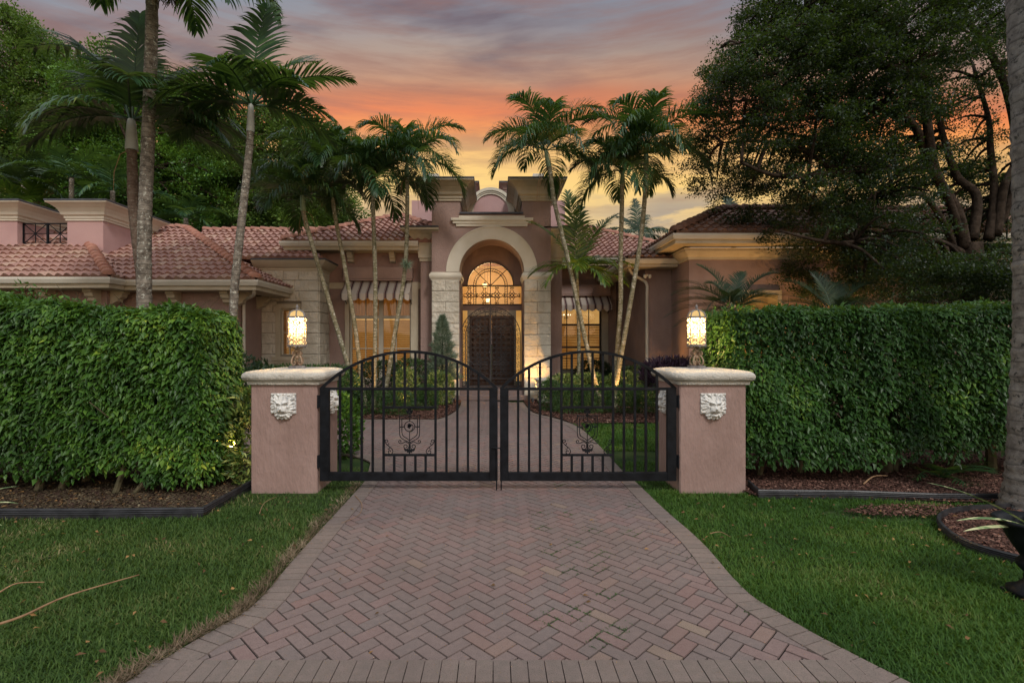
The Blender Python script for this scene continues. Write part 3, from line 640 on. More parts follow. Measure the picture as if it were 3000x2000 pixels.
def roofs():
    # left wing with the projecting bay further left
    r = RoofMesh(); z0 = 3.12
    r.plane((-17, 11.8, z0), (1, 0), (0, 1), pt, [(0, 0), (8.11, 0), (8.11-4.25, 4.25), (8.11-4.75, 4.75), (0, 4.75)])
    r.plane((-8.89, 11.8, z0), (0, 1), (-1, 0), pt, [(0, 0), (.5, 0), (4.75, 4.25), (4.25, 4.25)])
    r.plane((-8.89-4.25, 12.3, z0), (1, 0), (0, 1), pt, [(4.25, 0), (4.25+3.16, 0), (3.16, 4.25), (0, 4.25)])
    r.plane((-5.73, 12.3, z0), (0, 1), (-1, 0), pt, [(0, 0), (8.5, 0), (4.25, 4.25)])
    o = r.build('roof', M['tile']); o['label'] = 'low hipped clay roof of the left wing'; mb = []
    for A, B in (((-8.89, 11.8, z0), (-8.89-2.9, 14.7, z0+2.9*pt)), ((-5.73, 12.3, z0), (-9.98, 16.55, z0+4.25*pt)), ((-13.4, 16.55, z0+4.25*pt), (-9.98, 16.55, z0+4.25*pt))): caps(mb, Vector(A)+Vector((0, 0, .05)), Vector(B)+Vector((0, 0, .05)), .125)
    [place(q.build('ridge_tiles', M['ridge'], None, True), o) for q in mb]
    # back roof over the stone bay
    r = RoofMesh(); r.plane((-9.5, 14.3, 3.97), (1, 0), (0, 1), pt, [(0, 0), (4.7, 0), (4.0, .7), (4.0, 2.6), (0, 2.6)]); o = r.build('roof', M['tile']); o['label'] = 'pale pink roof slope above the stone bay'
    mb = []; caps(mb, (-9.6, 16.9, 5.33), (-5.5, 16.9, 5.33)); [place(q.build('ridge_tiles', M['ridge'], None, True), o) for q in mb]
    # main roof left of the tower
    r = RoofMesh(); r.plane((-6.1, 14.7, 4.52), (1, 0), (0, 1), .5, [(0, 0), (5.62, 0), (2.81, 2.81)]); r.plane((-6.1, 14.7, 4.52), (0, 1), (1, 0), .5, [(0, 0), (5.62, 0), (2.81, 2.81)])
    o = r.build('roof', M['tile']); o['label'] = 'high hipped roof left of the entry tower'; mb = []
    caps(mb, (-6.1, 14.7, 4.58), (-3.29, 17.51, 5.98)); caps(mb, (-.6, 14.82, 4.63), (-3.29, 17.51, 5.98)); [place(q.build('ridge_tiles', M['ridge'], None, True), o) for q in mb]
    # right of the tower, further back
    r = RoofMesh(); r.plane((-3, 17.6, 4.52), (1, 0), (0, 1), .5, [(0, 0), (10.5, 0), (6.8, 3.7), (0, 3.7)]); o = r.build('roof', M['tile']); o['label'] = 'clay roof right of the entry tower'; mb = []
    caps(mb, (7.5, 17.6, 4.6), (3.8, 21.3, 6.45)); caps(mb, (-1, 21.3, 6.45), (3.8, 21.3, 6.45)); [place(q.build('ridge_tiles', M['ridge'], None, True), o) for q in mb]
    # small lower roof between
    r = RoofMesh(); r.plane((3.72, 14.4, 3.98), (0, 1), (1, 0), .5, [(0, 0), (4.2, 0), (4.2, 1.4), (1.2, 1.2)]); r.plane((3.72, 14.4, 3.98), (1, 0), (0, 1), .5, [(0, 0), (1.5, 0), (1.5, 1.2), (1.2, 1.2)])
    o = r.build('roof', M['tiledark']); o['label'] = 'small dark tiled roof in the corner'
    # right wing
    r = RoofMesh(); z1 = 4.4
    r.plane((4.57, 13.0, z1), (1, 0), (0, 1), .52, [(0, 0), (10, 0), (10, 2.15), (2.15, 2.15)], tw=.25); r.plane((4.57, 13.0, z1), (0, 1), (1, 0), .52, [(0, 0), (4.3, 0), (2.15, 2.15)], tw=.25)
    o = r.build('roof', M['tiledark']); o['label'] = 'brown tiled roof of the right wing'; mb = []
    caps(mb, (4.57, 13.0, z1+.06), (6.72, 15.15, z1+.06+2.15*.52), .14); caps(mb, (6.72, 15.15, z1+.06+2.15*.52), (14, 15.15, z1+.02+2.15*.52), .14); [place(q.build('ridge_tiles', M['ridgedark'], None, True), o) for q in mb]
roofs()

# --- walls
def wall(x0, x1, y0, y1, z0, z1, m='pink', name='wall', label=None):
    return part(MB().box(x0, x1, y0, y1, z0, z1), name, M[m], label=label)
wall(-17, -9.4, 12.4, 18, 0, 3.06, label='front wall of the left bay'); wall(-9.4, -6.57, 12.9, 18, 0, 3.06); 
wall(6.0, 14, 13.63, 19, 0, 4.1, label='wall of the right wing'); wall(5.17, 6.0, 13.63, 15, 0, 4.1); wall(4.4, 6.0, 15.0, 18.6, 0, 3.85)
GP = [(0, 0), (0, .02), (.02, .02), (.02, -.10), (.0, -.13), (-.03, -.15), (-.10, -.15), (-.10, -.06)]
def gutter(path, z, fascia=.10):
    """z = lip height; the gutter runs along the eave, fascia and soffit behind it"""
    b = MB(); b.sweep(path, [(o, z+h) for o, h in [(-.12, -.02), (.0, -.015), (.0, .02), (.02, .02), (.025, -.03), (.012, -.07), (-.005, -.12), (-.10, -.12)]]); g = part(b, 'gutter', M['gutter'])
    b = MB(); b.sweep(path, [(-.07, z-.01), (-.07, z-.12-fascia), (-.62, z-.12-fascia), (-.62, z-.01)]); place(b.build('fascia', M['beige']), g)
    return g
gutter([(-17, 11.75), (-8.84, 11.75), (-8.84, 12.25), (-5.68, 12.25), (-5.68, 14.4)], 3.10)
gutter([(-6.15, 17), (-6.15, 14.65), (-2.2, 14.65)][::1] if False else [(-6.15, 17), (-6.15, 14.65), (-2.2, 14.65)], 4.50)
gutter([(1.6, 17.55), (7.5, 17.55)], 4.50)
gutter([(3.67, 18.5), (3.67, 14.35), (5.15, 14.35)], 3.95, .08)
gutter([(4.52, 15.4), (4.52, 12.95), (14, 12.95)], 4.36, .10)
# deep cornice under the right wing eave and brackets
b = MB(); b.sweep([(5.17, 15.0), (5.17, 13.63), (14, 13.63)], [(0, 3.82), (.03, 3.82), (.04, 3.87), (.05, 3.89), (.10, 3.93), (.16, 4.00), (.18, 4.03), (.18, 4.06), (.2, 4.10), (0, 4.10)]); part(b, 'cornice', M['beige'], label='beige moulded cornice of the right wing')
def bracket(x, y, zt, w=.2, d=.34, h=.33, side=0):
    prof = [(0, 0), (-d, 0), (-d, -.06), (-d*.85, -.09), (-d*.8, -.16), (-d*.55, -.2), (-d*.5, -.26), (-d*.2, -.3), (-.03, -h), (0, -h)]
    if side: return MB().prism(prof, ((x, y, zt), (-1, 0, 0), (0, 0, 1), (0, 1, 0)), w)
    return MB().prism(prof, ((x, y, zt), (0, 1, 0), (0, 0, 1), (1, 0, 0)), w)
for px in (150, 285, 520): 
    y = 12.4 if px < 300 else 12.9; part(bracket((px-CX)/F*y-.1, y, 2.88), 'bracket', M['beige'])
part(bracket(-9.4, 12.5, 2.88, side=1), 'bracket', M['beige']); part(bracket(-6.77, 12.9, 2.88), 'bracket', M['beige']); part(bracket(-6.57, 12.95, 2.88, side=1), 'bracket', M['beige']); part(bracket(-6.57, 14.1, 2.88, side=1), 'bracket', M['beige'])
# downspouts
def spout(pts, name='downspout'):
    return part(MB().tube(catmull(pts, 5), .045, 8), name, M['gutter'], smooth=True)
spout([(-5.85, 12.45, 2.98), (-5.86, 12.46, 2.86), (-6.0, 12.7, 2.78), (-6.42, 13.15, 2.72), (-6.50, 13.25, 2.6), (-6.50, 13.25, 2.3), (-6.5, 13.25, 1.2), (-6.5, 13.25, 0)])
spout([(3.85, 14.75, 3.78), (4.0, 14.85, 3.6), (4.3, 14.95, 3.45), (4.43, 14.93, 3.3), (4.43, 14.93, 2.9), (4.43, 14.93, 1.2), (4.43, 14.93, 0)])
# parapet blocks on the left roof
CAV = [(0, 0), (.03, 0), (.03, .06), (.055, .065), (.055, .12), (.10, .15), (.12, .22), (.17, .31), (.26, .39), (.33, .43), (.33, .46)]
def capblock(x0, x1, y0, y1, zb, zc, ov=.33, hc=.46, body='roofpink', trim='cream', label=None, zdark=.045):
    o = part(MB().box(x0, x1, y0, y1, zb, zc+.02), 'parapet_block', M[body], label=label)
    pf = [(a*ov/.33, zc+z*hc/.46) for a, z in CAV]; path = [(x0, y0), (x0, y1), (x1, y1), (x1, y0)]; path = path[::-1]
    path = [(x0, y1), (x0, y0), (x1, y0), (x1, y1)]
    b = MB(); b.sweep(path, pf, True); place(b.build('cavetto_cap', M[trim]), o)
    b = MB(); b.box(x0-ov-.015, x1+ov+.015, y0-ov-.015, y1+ov+.015, zc+hc+.002, zc+hc+zdark); place(b.build('metal_coping', M['darkmetal']), o)
    return o
def chk():
    pass
capblock(-11.55, -10.58, 13.83, 15.8, 3.6, 4.90, label='pink parapet block on the left wing roof, nearer the entry')
capblock(-14.5, -12.9, 13.83, 15.8, 3.6, 4.90, label='pink parapet block at the left edge of the roof')
b = MB(); x0, x1, yy, z0_, z1_ = -12.9, -11.55, 14.0, 4.30, 4.88
for x in (x0, (x0+x1)/2, x1): b.box(x-.025, x+.025, yy-.02, yy+.02, z0_, z1_)
b.box(x0, x1, yy-.018, yy+.018, z1_-.03, z1_); b.box(x0, x1, yy-.018, yy+.018, z0_, z0_+.03)
for q in range(2):
    xa = x0+q*(x1-x0)/2; xb = xa+(x1-x0)/2; xm = (xa+xb)/2; zm = (z0_+z1_)/2
    for A, B in (((xa, z0_), (xb, z1_)), ((xa, z1_), (xb, z0_)), ((xm, z0_), (xm, z1_)), ((xa, zm), (xb, zm))): b.tube([(A[0], yy, A[1]), (B[0], yy, B[1])], .012, 4)
part(b, 'roof_railing', M['black'])
part(MB().box(-13.2, -11.4, 14.6, 15.4, 4.0, 4.7), 'wall', M['roofpink'], label='low pink wall behind the roof railing')

# --- stone bay
def blocks(mb, o, U, N, width, z0, z1, ch=.305, pattern=0, hole=None, dep=.035):
    U = Vector(U); N = Vector(N); n = round((z1-z0)/ch); ch = (z1-z0)/n
    for i in range(n):
        if width < 1.0: cuts = [0, width] if (i+pattern) % 2 else [0, width*.5, width]
        else:
            cuts = [0]; x = (.62 if (i+pattern) % 2 else .31)
            while x < width-.12: cuts.append(x); x += .62*(1 if rnd.random() > .25 else .7)
            cuts.append(width)
        for a, c in zip(cuts, cuts[1:]):
            zz0, zz1 = z0+i*ch, z0+(i+1)*ch
            spans = [(a, c)]
            if hole and zz1 > hole[2]+.02 and zz0 < hole[3]-.02:
                spans = [(s, e) for s, e in ((a, min(c, hole[0])), (max(a, hole[1]), c)) if e-s > .03]
            for s, e in spans: mb.panel(Vector(o)+U*(s+.004)+Vector((0, 0, zz0+.005-o[2])), U*(e-s-.008), Vector((0, 0, ch-.01)), N, dep+rnd.uniform(-.006, .006), .014)
b = MB(); b.box(-6.57, -6.07, 14.42, 15.3, 0, 3.7); b.box(-5.55, -4.97, 14.42, 15.3, 0, 3.7); b.box(-6.07, -5.55, 14.42, 15.3, 0, 1.28); b.box(-6.07, -5.55, 14.42, 15.3, 2.62, 3.7); sb = part(b, 'stone_bay', M['mortar'])
b = MB(); blocks(b, (-6.57, 14.42, 0), (1, 0, 0), (0, -1, 0), 1.6, .1, 3.66, hole=(.42, 1.12, 1.15, 2.72)); blocks(b, (-4.97, 14.42, 0), (0, 1, 0), (1, 0, 0), .86, .1, 3.66, pattern=1); place(b.build('stone_facing', M['stone']), sb)
b = MB(); b.sweep([(-6.75, 14.42), (-4.97, 14.42), (-4.97, 15.4)], [(0, 3.6), (.03, 3.6), (.04, 3.64), (.06, 3.66), (.06, 3.70), (.12, 3.73), (.2, 3.80), (.27, 3.88), (.27, 3.90), (0, 3.90)]); place(b.build('cornice', M['beige']), sb)
b = MB(); b.sweep([(-6.75, 14.42), (-4.97, 14.42), (-4.97, 15.4)], [(0, 3.904), (.29, 3.904), (.29, 3.945), (-.1, 3.985)]); place(b.build('metal_coping', M['darkmetal']), sb)
b = MB()
for x0, x1, z0_, z1_ in ((-6.16, -6.02, 1.22, 2.70), (-5.6, -5.46, 1.22, 2.70), (-6.02, -5.6, 2.58, 2.70)): b.box(x0, x1, 14.36, 14.47, z0_, z1_)
b.box(-6.24, -5.38, 14.30, 14.47, 1.12, 1.22); b.box(-6.2, -5.42, 14.34, 14.47, 1.04, 1.12); b.box(-6.14, -5.48, 14.37, 14.46, .96, 1.04)
b.prism([(0, .96), (.36, .96), (.30, .8), (.12, .62), (.04, .35), (0, .2)], ((-5.81, 14.46, 0), (1, 0, 0), (0, 0, 1), (0, -1, 0)), .07); b.prism([(0, .96), (-.36, .96), (-.30, .8), (-.12, .62), (-.04, .35), (0, .2)], ((-5.81, 14.46, 0), (1, 0, 0), (0, 0, 1), (0, -1, 0)), .07)
place(b.build('window_surround', M['beige']), sb)

M['blindglow'] = None
def roomglow(name, c1, c2, s, scale=1.5):
    m = bpy.data.materials.new(name); m.use_nodes = True; t = NT(m.node_tree); t.n.clear(); tc = t.node('ShaderNodeTexCoord')
    n = t.node('ShaderNodeTexNoise', {'Vector': tc.outputs['Object'], 'Scale': scale, 'Detail': 2.0}); col = t.ramp(n.outputs[0], [(.35, c1), (.65, c2)])
    e = t.node('ShaderNodeEmission', {'Color': col, 'Strength': s}); t.node('ShaderNodeOutputMaterial', {0: e.outputs[0]}); return m
M['room'] = roomglow('lit room', (.70, .32, .07, 1), (1, .56, .17, 1), .55)
M['slat'] = mat('wooden blind slats', (.46, .27, .12, 1), (.55, .35, .17, 1), 3, .6)
def slatmat():
    m = mat('glowing wooden blind', (.42, .24, .10, 1), (.52, .32, .15, 1), 3, .6); t = NT(m.node_tree); bs = t.n[m['bsdf']]; out = [n for n in t.n if n.type == 'OUTPUT_MATERIAL'][0]
    tl = t.node('ShaderNodeBsdfTranslucent', {'Color': (.62, .40, .18, 1)}); mx = t.node('ShaderNodeMixShader', {0: .45, 1: bs.outputs[0], 2: tl.outputs[0]}); t.l.new(mx.outputs[0], out.inputs[0]); return m
M['slat'] = slatmat()
M['frame'] = mat('window frame paint', (.42, .38, .30, 1), (.48, .44, .36, 1), 3, .6)
M['framedark'] = mat('dark window frame', (.05, .04, .035, 1), rough=.5)
def window(x0, x1, y, z0, z1, mull, trans, fr='frame', slat=.05, label=None, blind_top=None, fw=.05, drapes=False):
    f = MB(); fd = .06
    for a, b_ in ((x0-.001, x0+fw), (x1-fw, x1+.001)): f.box(a, b_, y-.03, y+fd, z0, z1)
    f.box(x0+fw, x1-fw, y-.03, y+fd, z1-fw, z1); f.box(x0+fw, x1-fw, y-.03, y+fd, z0, z0+fw)
    w = part(f, 'window', M[fr], label=label); g = MB()
    for m_, tw_ in mull: g.box(m_-tw_/2, m_+tw_/2, y-.024, y+fd-.012, z0+fw, z1-fw)
    for t_, tw_ in trans: g.box(x0+fw, x1-fw, y-.020, y+fd-.016, t_-tw_/2, t_+tw_/2)
    place(g.build('mullions', M[fr]), w)
    place(MB().box(x0+fw, x1-fw, y+.01, y+.016, z0+fw, z1-fw).build('pane', M['glass']), w)
    s = MB(); zt = blind_top or z1; z = z0+.03
    while z < zt-.02:
        s.face([(x0+.02, y+.09, z+slat*.30), (x1-.02, y+.09, z+slat*.30), (x1-.02, y+.115, z-slat*.42), (x0+.02, y+.115, z-slat*.42)]); z += slat
    place(s.build('blind', M['slat']), w)
    if drapes:
        d = MB(); n = 60
        for i in range(n):
            xa = x0+.03+(x1-x0-.06)*i/n; xb = x0+.03+(x1-x0-.06)*(i+1)/n; ya = y+.14+.02*math.sin(i*1.9); yb = y+.14+.02*math.sin((i+1)*1.9); d.face([(xa, ya, zt), (xb, yb, zt), (xb, yb, z1), (xa, ya, z1)])
        place(d.build('drapes', M['slat']), w)
    place(MB().box(x0-.05, x1+.05, y+.42, y+.45, z0-.05, z1+.05).build('lit_room', M['room']), w)
    return w
window(-6.04, -5.58, 14.50, 1.24, 2.58, [(-5.81, .02)], [(1.9, .02)], slat=.05, label='small lit window in the stone bay')

# --- main wall left of the tower with its big window
b = MB(); b.box(-5.5, -4.34, 15.3, 15.6, 0, 4.4); b.box(-4.34, -2.5, 15.3, 15.6, 0, .5); b.box(-4.34, -2.5, 15.3, 15.6, 3.35, 4.4); b.box(-2.5, -1.7, 15.3, 15.6, 0, 4.4); b.box(-5.5, -5.2, 15.6, 20, 0, 4.4)
part(b, 'wall', M['pink'], label='wall around the large left window')
M['diamond'] = None
def diamond():
    m = mat('diamond scored stucco', (.28, .18, .155, 1), (.33, .215, .185, 1), 2, .9, 0); t = NT(m.node_tree); bs = t.n[m['bsdf']]; tc = t.node('ShaderNodeTexCoord')
    sp = t.node('ShaderNodeSeparateXYZ', {0: tc.outputs['Object']}); hs = []
    for sg in (1, -1):
        q = t.math('ADD', sp.outputs[0], t.math('MULTIPLY', sp.outputs[2], sg)); fr = t.math('ABSOLUTE', t.math('SUBTRACT', t.math('FRACT', t.math('MULTIPLY', q, 3.0)), .5)); hs.append(t.math('GREATER_THAN', fr, .035))
    t.l.new(t.node('ShaderNodeBump', {'Strength': 1, 'Distance': .02, 'Height': t.math('MINIMUM', *hs)}).outputs[0], bs.inputs['Normal']); return m
M['diamond'] = diamond()
part(MB().box(-5.3, -2.3, 15.285, 15.298, 3.42, 4.32), 'frieze_panel', M['diamond'])
b = MB()
for x0, x1 in ((-4.97, -4.45), (-2.45, -2.16)): b.box(x0, x1, 15.26, 15.30, 3.22, 3.40)
part(b, 'string_course', M['beige'])
b = MB(); b.box(-4.46, -4.34, 15.22, 15.34, .4, 3.3); b.box(-2.5, -2.28, 15.22, 15.34, .4, 3.3); b.box(-4.46, -2.28, 15.24, 15.34, 3.3, 3.42); part(b, 'window_surround', M['beige'])
window(-4.34, -2.5, 15.38, .5, 3.32, [(-3.42, .14), (-3.88, .022), (-2.96, .022)], [(2.38, .09), (1.44, .03), (3.02, .02)], slat=.062, blind_top=2.34, drapes=True, label='large double window with wooden blinds under the left awning')
for px in (1030, 1152, 1240): part(bracket((px-CX)/F*15.3-.075, 15.3, 4.28, .16, .28, .30), 'bracket', M['beige'])
# right window wall
b = MB(); b.box(1.5, 2.3, 18.6, 18.9, 0, 4.4); b.box(2.3, 3.86, 18.6, 18.9, 0, .62); b.box(2.3, 3.86, 18.6, 18.9, 3.0, 4.4); b.box(3.86, 6, 18.6, 18.9, 0, 4.4); part(b, 'wall', M['pink'], label='recessed wall right of the tower')
b = MB(); b.box(3.86, 4.1, 18.52, 18.64, .5, 3.1); b.box(2.3, 4.1, 18.52, 18.64, .5, .62); part(b, 'window_surround', M['beige'])
w2 = window(2.1, 3.86, 18.66, .62, 3.0, [(2.62, .025), (3.02, .025), (3.42, .025)], [(2.27, .07), (1.85, .02), (1.45, .06), (1.05, .02)], 'framedark', slat=.06, label='tall lit window with open blinds under the right awning', blind_top=2.24)

# awnings
def awnmat():
    m = mat('striped canvas', (.5, .5, .5, 1)); t = NT(m.node_tree); bs = t.n[m['bsdf']]; tc = t.node('ShaderNodeTexCoord'); sp = t.node('ShaderNodeSeparateXYZ', {0: tc.outputs['Object']})
    fr = t.math('FRACT', t.math('MULTIPLY', sp.outputs[0], 3.9)); W = (.50, .44, .38); D = (.06, .035, .04); Rr = (.20, .09, .09)
    col = t.ramp(fr, [(0, W), (.52, W), (.53, D), (.56, D), (.57, W), (.60, W), (.61, Rr), (.68, D), (.78, D), (.83, Rr), (.84, W), (.87, W), (.88, D), (.91, D), (.92, W)], 'CONSTANT'); t.l.new(col, bs.inputs['Base Color']); return m
M['awning'] = awnmat()
def awning(x0, x1, y, zt, proj, drop, val, label):
    b = MB(); n = 64; yb, zb = y-proj, zt-drop
    for i in range(n):
        xa, xb = x0+(x1-x0)*i/n, x0+(x1-x0)*(i+1)/n; s = lambda x: math.sin(x*9)*.008
        b.face([(xa, y, zt), (xb, y, zt), (xb, yb+s(xb), zb), (xa, yb+s(xa), zb)])
        v = lambda x: zb-val*(.62+.38*abs(math.sin((x-x0)*math.pi*3.9)))
        b.face([(xa, yb+s(xa), zb), (xb, yb+s(xb), zb), (xb, yb-.01+s(xb), v(xb)), (xa, yb-.01+s(xa), v(xa))])
    for x in (x0, x1): b.face([(x, y, zt), (x, yb, zb), (x, yb, zb-val*.75), (x, y, zb-val*.75)])
    a = part(b, 'awning', M['awning'], label=label)
    h = MB(); h.box(x0-.04, x1+.04, y-.22, y, zt-.03, zt+.34, .02); h.box(x0-.02, x1+.02, y-.25, y, zt-.07, zt-.03); place(h.build('roller_box', M['pink']), a)
    r = MB()
    for x in (x0+.02, x1-.02): r.tube([(x, y, zb-.25), (x, yb, zb)], .014, 6)
    place(r.build('awning_arm', M['iron']), a)
    return a
awning(-4.42, -2.46, 15.22, 3.50, .55, .48, .20, 'striped canvas awning over the left window')
awning(2.0, 4.10, 18.5, 3.36, .55, .42, .22, 'striped canvas awning over the right window')

# --- entry tower
TX0, TX1, TY = -1.79, 1.585, 14.5; ax, sz, ri, ro = -.09, 3.62, .915, 1.29
def archpts(r, n=32, a0=0, a1=180): return [(ax+r*math.cos(R(a0+(a1-a0)*i/n)), sz+r*math.sin(R(a0+(a1-a0)*i/n))) for i in range(n+1)]
def entry():
    b = MB(); XL, XR = ax-ri, ax+ri
    # face with the arch cut out, as strips over the arch, plus returns
    b.box(TX0, XL, TY, TY+.9, 0, sz); b.box(XR, TX1, TY, TY+.9, 0, sz)
    pts = archpts(ri); ztop = 5.25
    for (xa, za), (xb, zb) in zip(pts, pts[1:]):
        for y in (TY, TY+.9): b.face([(xa, y, za), (xb, y, zb), (xb, y, ztop), (xa, y, ztop)])
        b.face([(xa, TY, za), (xb, TY, zb), (xb, TY+.9, zb), (xa, TY+.9, za)])
    b.box(TX0, XL, TY, TY+.9, sz, ztop); b.box(XR, TX1, TY, TY+.9, sz, ztop)
    b.box(TX0, TX0+.3, TY+.9, 17.6, 0, ztop); b.box(TX1-.3, TX1, TY+.9, 17.6, 0, ztop)
    t = part(b, 'entry_tower', M['pink'], label='pink arched entry tower')
    # arch band
    b = MB(); o_, i_ = archpts(ro), archpts(ri+.004); e = .05
    for k in range(32):
        (a1x, a1z), (b1x, b1z) = o_[k], o_[k+1]; (a2x, a2z), (b2x, b2z) = i_[k], i_[k+1]
        m1 = lambda p, q, f: (p[0]+(q[0]-p[0])*f, p[1]+(q[1]-p[1])*f)
        A, B_, Cc, D_ = o_[k], o_[k+1], i_[k+1], i_[k]; A2, B2 = m1(A, D_, .09), m1(B_, Cc, .09)
        b.face([(A[0], TY-.045, A[1]), (B_[0], TY-.045, B_[1]), (B2[0], TY-.045, B2[1]), (A2[0], TY-.045, A2[1])])
        b.face([(A[0], TY-.045, A[1]), (B_[0], TY-.045, B_[1]), (B_[0], TY, B_[1]), (A[0], TY, A[1])])
        b.face([(A2[0], TY-.045, A2[1]), (B2[0], TY-.045, B2[1]), (B2[0], TY-.03, B2[1]), (A2[0], TY-.03, A2[1])])
        b.face([(A2[0], TY-.03, A2[1]), (B2[0], TY-.03, B2[1]), (Cc[0], TY-.03, Cc[1]), (D_[0], TY-.03, D_[1])])
        b.face([(D_[0], TY-.03, D_[1]), (Cc[0], TY-.03, Cc[1]), (Cc[0], TY+.02, Cc[1]), (D_[0], TY+.02, D_[1])])
    place(b.build('arch_trim', M['cream']), t)
    # imposts, piers
    for x0, x1 in ((TX0, XL), (XR, TX1)):
        b = MB(); b.sweep([(x0, TY+.9), (x0, TY), (x1, TY), (x1, TY+.9)], [(0.002, 3.38), (.02, 3.38), (.03, 3.42), (.045, 3.43), (.065, 3.47), (.07, 3.52), (.055, 3.56), (.03, 3.58), (.03, 3.61), (.002, 3.61)]); place(b.build('impost', M['cream']), t)
        b = MB(); blocks(b, (x0, TY, 0), (1, 0, 0), (0, -1, 0), x1-x0, .0, 3.38, dep=.03); place(b.build('stone_pier', M['stone']), t)
        b = MB(); b.box(x0+.004, x1-.004, TY-.012, TY-.001, 0, 3.38); place(b.build('pier_joints', M['mortar']), t)
    # parapet between turrets, moulding
    b = MB(); b.box(-1.19, 1.02, TY-.06, TY, 4.98, 5.06); b.box(-1.10, .92, TY-.04, TY, 4.90, 4.98); b.box(-1.24, 1.08, TY-.09, TY, 5.06, 5.13); b.box(-1.02, .84, TY-.035, TY, 5.13, 5.20); place(b.build('moulding', M['cream']), t)
    place(MB().box(-1.0, .80, TY-.06, TY+.3, 5.252, 5.30).build('metal_coping', M['darkmetal']), t)
    # inside of the porch
    b = MB(); b.box(TX0+.3, XL-.0, TY+.9, 16.0, .0, 4.9); b.box(XR, TX1-.3, TY+.9, 16.0, 0, 4.9); place(b.build('porch_wall', M['pink']), t)
    b = MB(); b.box(XL-.1, XR+.1, TY+.9, 17, 4.66, 4.8); place(b.build('porch_ceiling', M['soffit']), t)
    for zt, yf in ((.27, 14.62), (.135, 14.3)): 
        bb = MB(); bb.box(XL-.02 if yf > 14.5 else XL-.12, XR+.02 if yf > 14.5 else XR+.12, yf, 16.6, 0, zt, .01); place(bb.build('entry_step', M['paver']), t)
    # side pilasters and their flared caps
    for x0, x1, sgn, ov in ((-2.16, TX0, -1, .5), (TX1, 1.95, 1, .38)):
        p = part(MB().box(x0, x1, 14.9, 17.6, 0, 4.3), 'pilaster', M['pink'])
        pf = [(0, 3.98), (.03, 3.98), (.03, 4.06), (.06, 4.07), (.06, 4.16), (.08, 4.25), (.12, 4.42), (.2, 4.58), (.3, 4.7), (ov*.9, 4.80), (ov, 4.80), (ov, 4.86), (0, 4.86)]
        path = [(x0, 17.5), (x0, 14.9), (x1+.2, 14.9)] if sgn < 0 else [(x0-.2, 14.9), (x1, 14.9), (x1, 17.5)]
        b = MB(); b.sweep(path, pf); place(b.build('cavetto_cap', M['beige']), p)
        b = MB(); b.sweep(path, [(0, 4.863), (ov+.02, 4.863), (ov+.02, 4.905), (0, 4.91)]); place(b.build('metal_coping', M['darkmetal']), p)
    # turrets
    capblock(-1.787, -.985, TY+.003, 16.2, 5.2, 5.62, ov=.40, hc=.52, body='pink', trim='beige', label='left front turret of the entry tower')
    capblock(.774, 1.582, TY+.003, 16.2, 5.2, 5.62, ov=.40, hc=.52, body='pink', trim='beige', label='right front turret of the entry tower')
    part(MB().box(-2.86, 2.41, 17.6, 20.5, 4.4, 6.5), 'rear_block', M['roofpink'])
    capblock(-1.9, -.75, 17.55, 19, 5, 6.75, ov=.2, hc=.3, body='pink', trim='pink', label='left rear turret'); capblock(.35, 1.6, 17.55, 19, 5, 6.75, ov=.2, hc=.3, body='pink', trim='pink', label='right rear turret')
    for x in (-2.2, 1.55): 
        b = MB(); b.lathe([(.42, 7.05), (.42, 7.12), (.36, 7.3), (.28, 7.62), (.26, 7.66)], (x, 18.5), 4); part(b, 'roof_vent', M['cap'])
    # arched pediment
    zc, r1 = 5.78, .75; cx = -.13; yb = 16.3; b = MB()
    part(MB().box(-1.3, 1.1, 16.55, 16.7, 5.2, 6.15), 'rear_parapet', M['roofpink'])
    semi = lambda r: [(cx+r*math.cos(R(180*i/28)), zc+r*math.sin(R(180*i/28))) for i in range(29)]
    b.prism([(x, z) for x, z in semi(.56)]+[(cx-.56, 5.2), (cx+.56, 5.2)], ((0, yb, 0), (1, 0, 0), (0, 0, 1), (0, 1, 0)), .2); pd = part(b, 'pediment', M['roofpink'])
    b = MB()
    for ra, rb, y0, y1 in ((.75, .66, yb-.09, yb+.2), (.66, .61, yb-.06, yb+.2), (.61, .555, yb-.04, yb+.2)):
        A, B_ = semi(ra), semi(rb)
        for k in range(28): b.prism([A[k], A[k+1], B_[k+1], B_[k]], ((0, y0, 0), (1, 0, 0), (0, 0, 1), (0, 1, 0)), y1-y0)
        for s in (-1, 1): b.box(min(cx+s*ra, cx+s*rb), max(cx+s*ra, cx+s*rb), y0, y1, 5.2, zc)
    place(b.build('pediment_trim', M['cream']), pd)
entry()

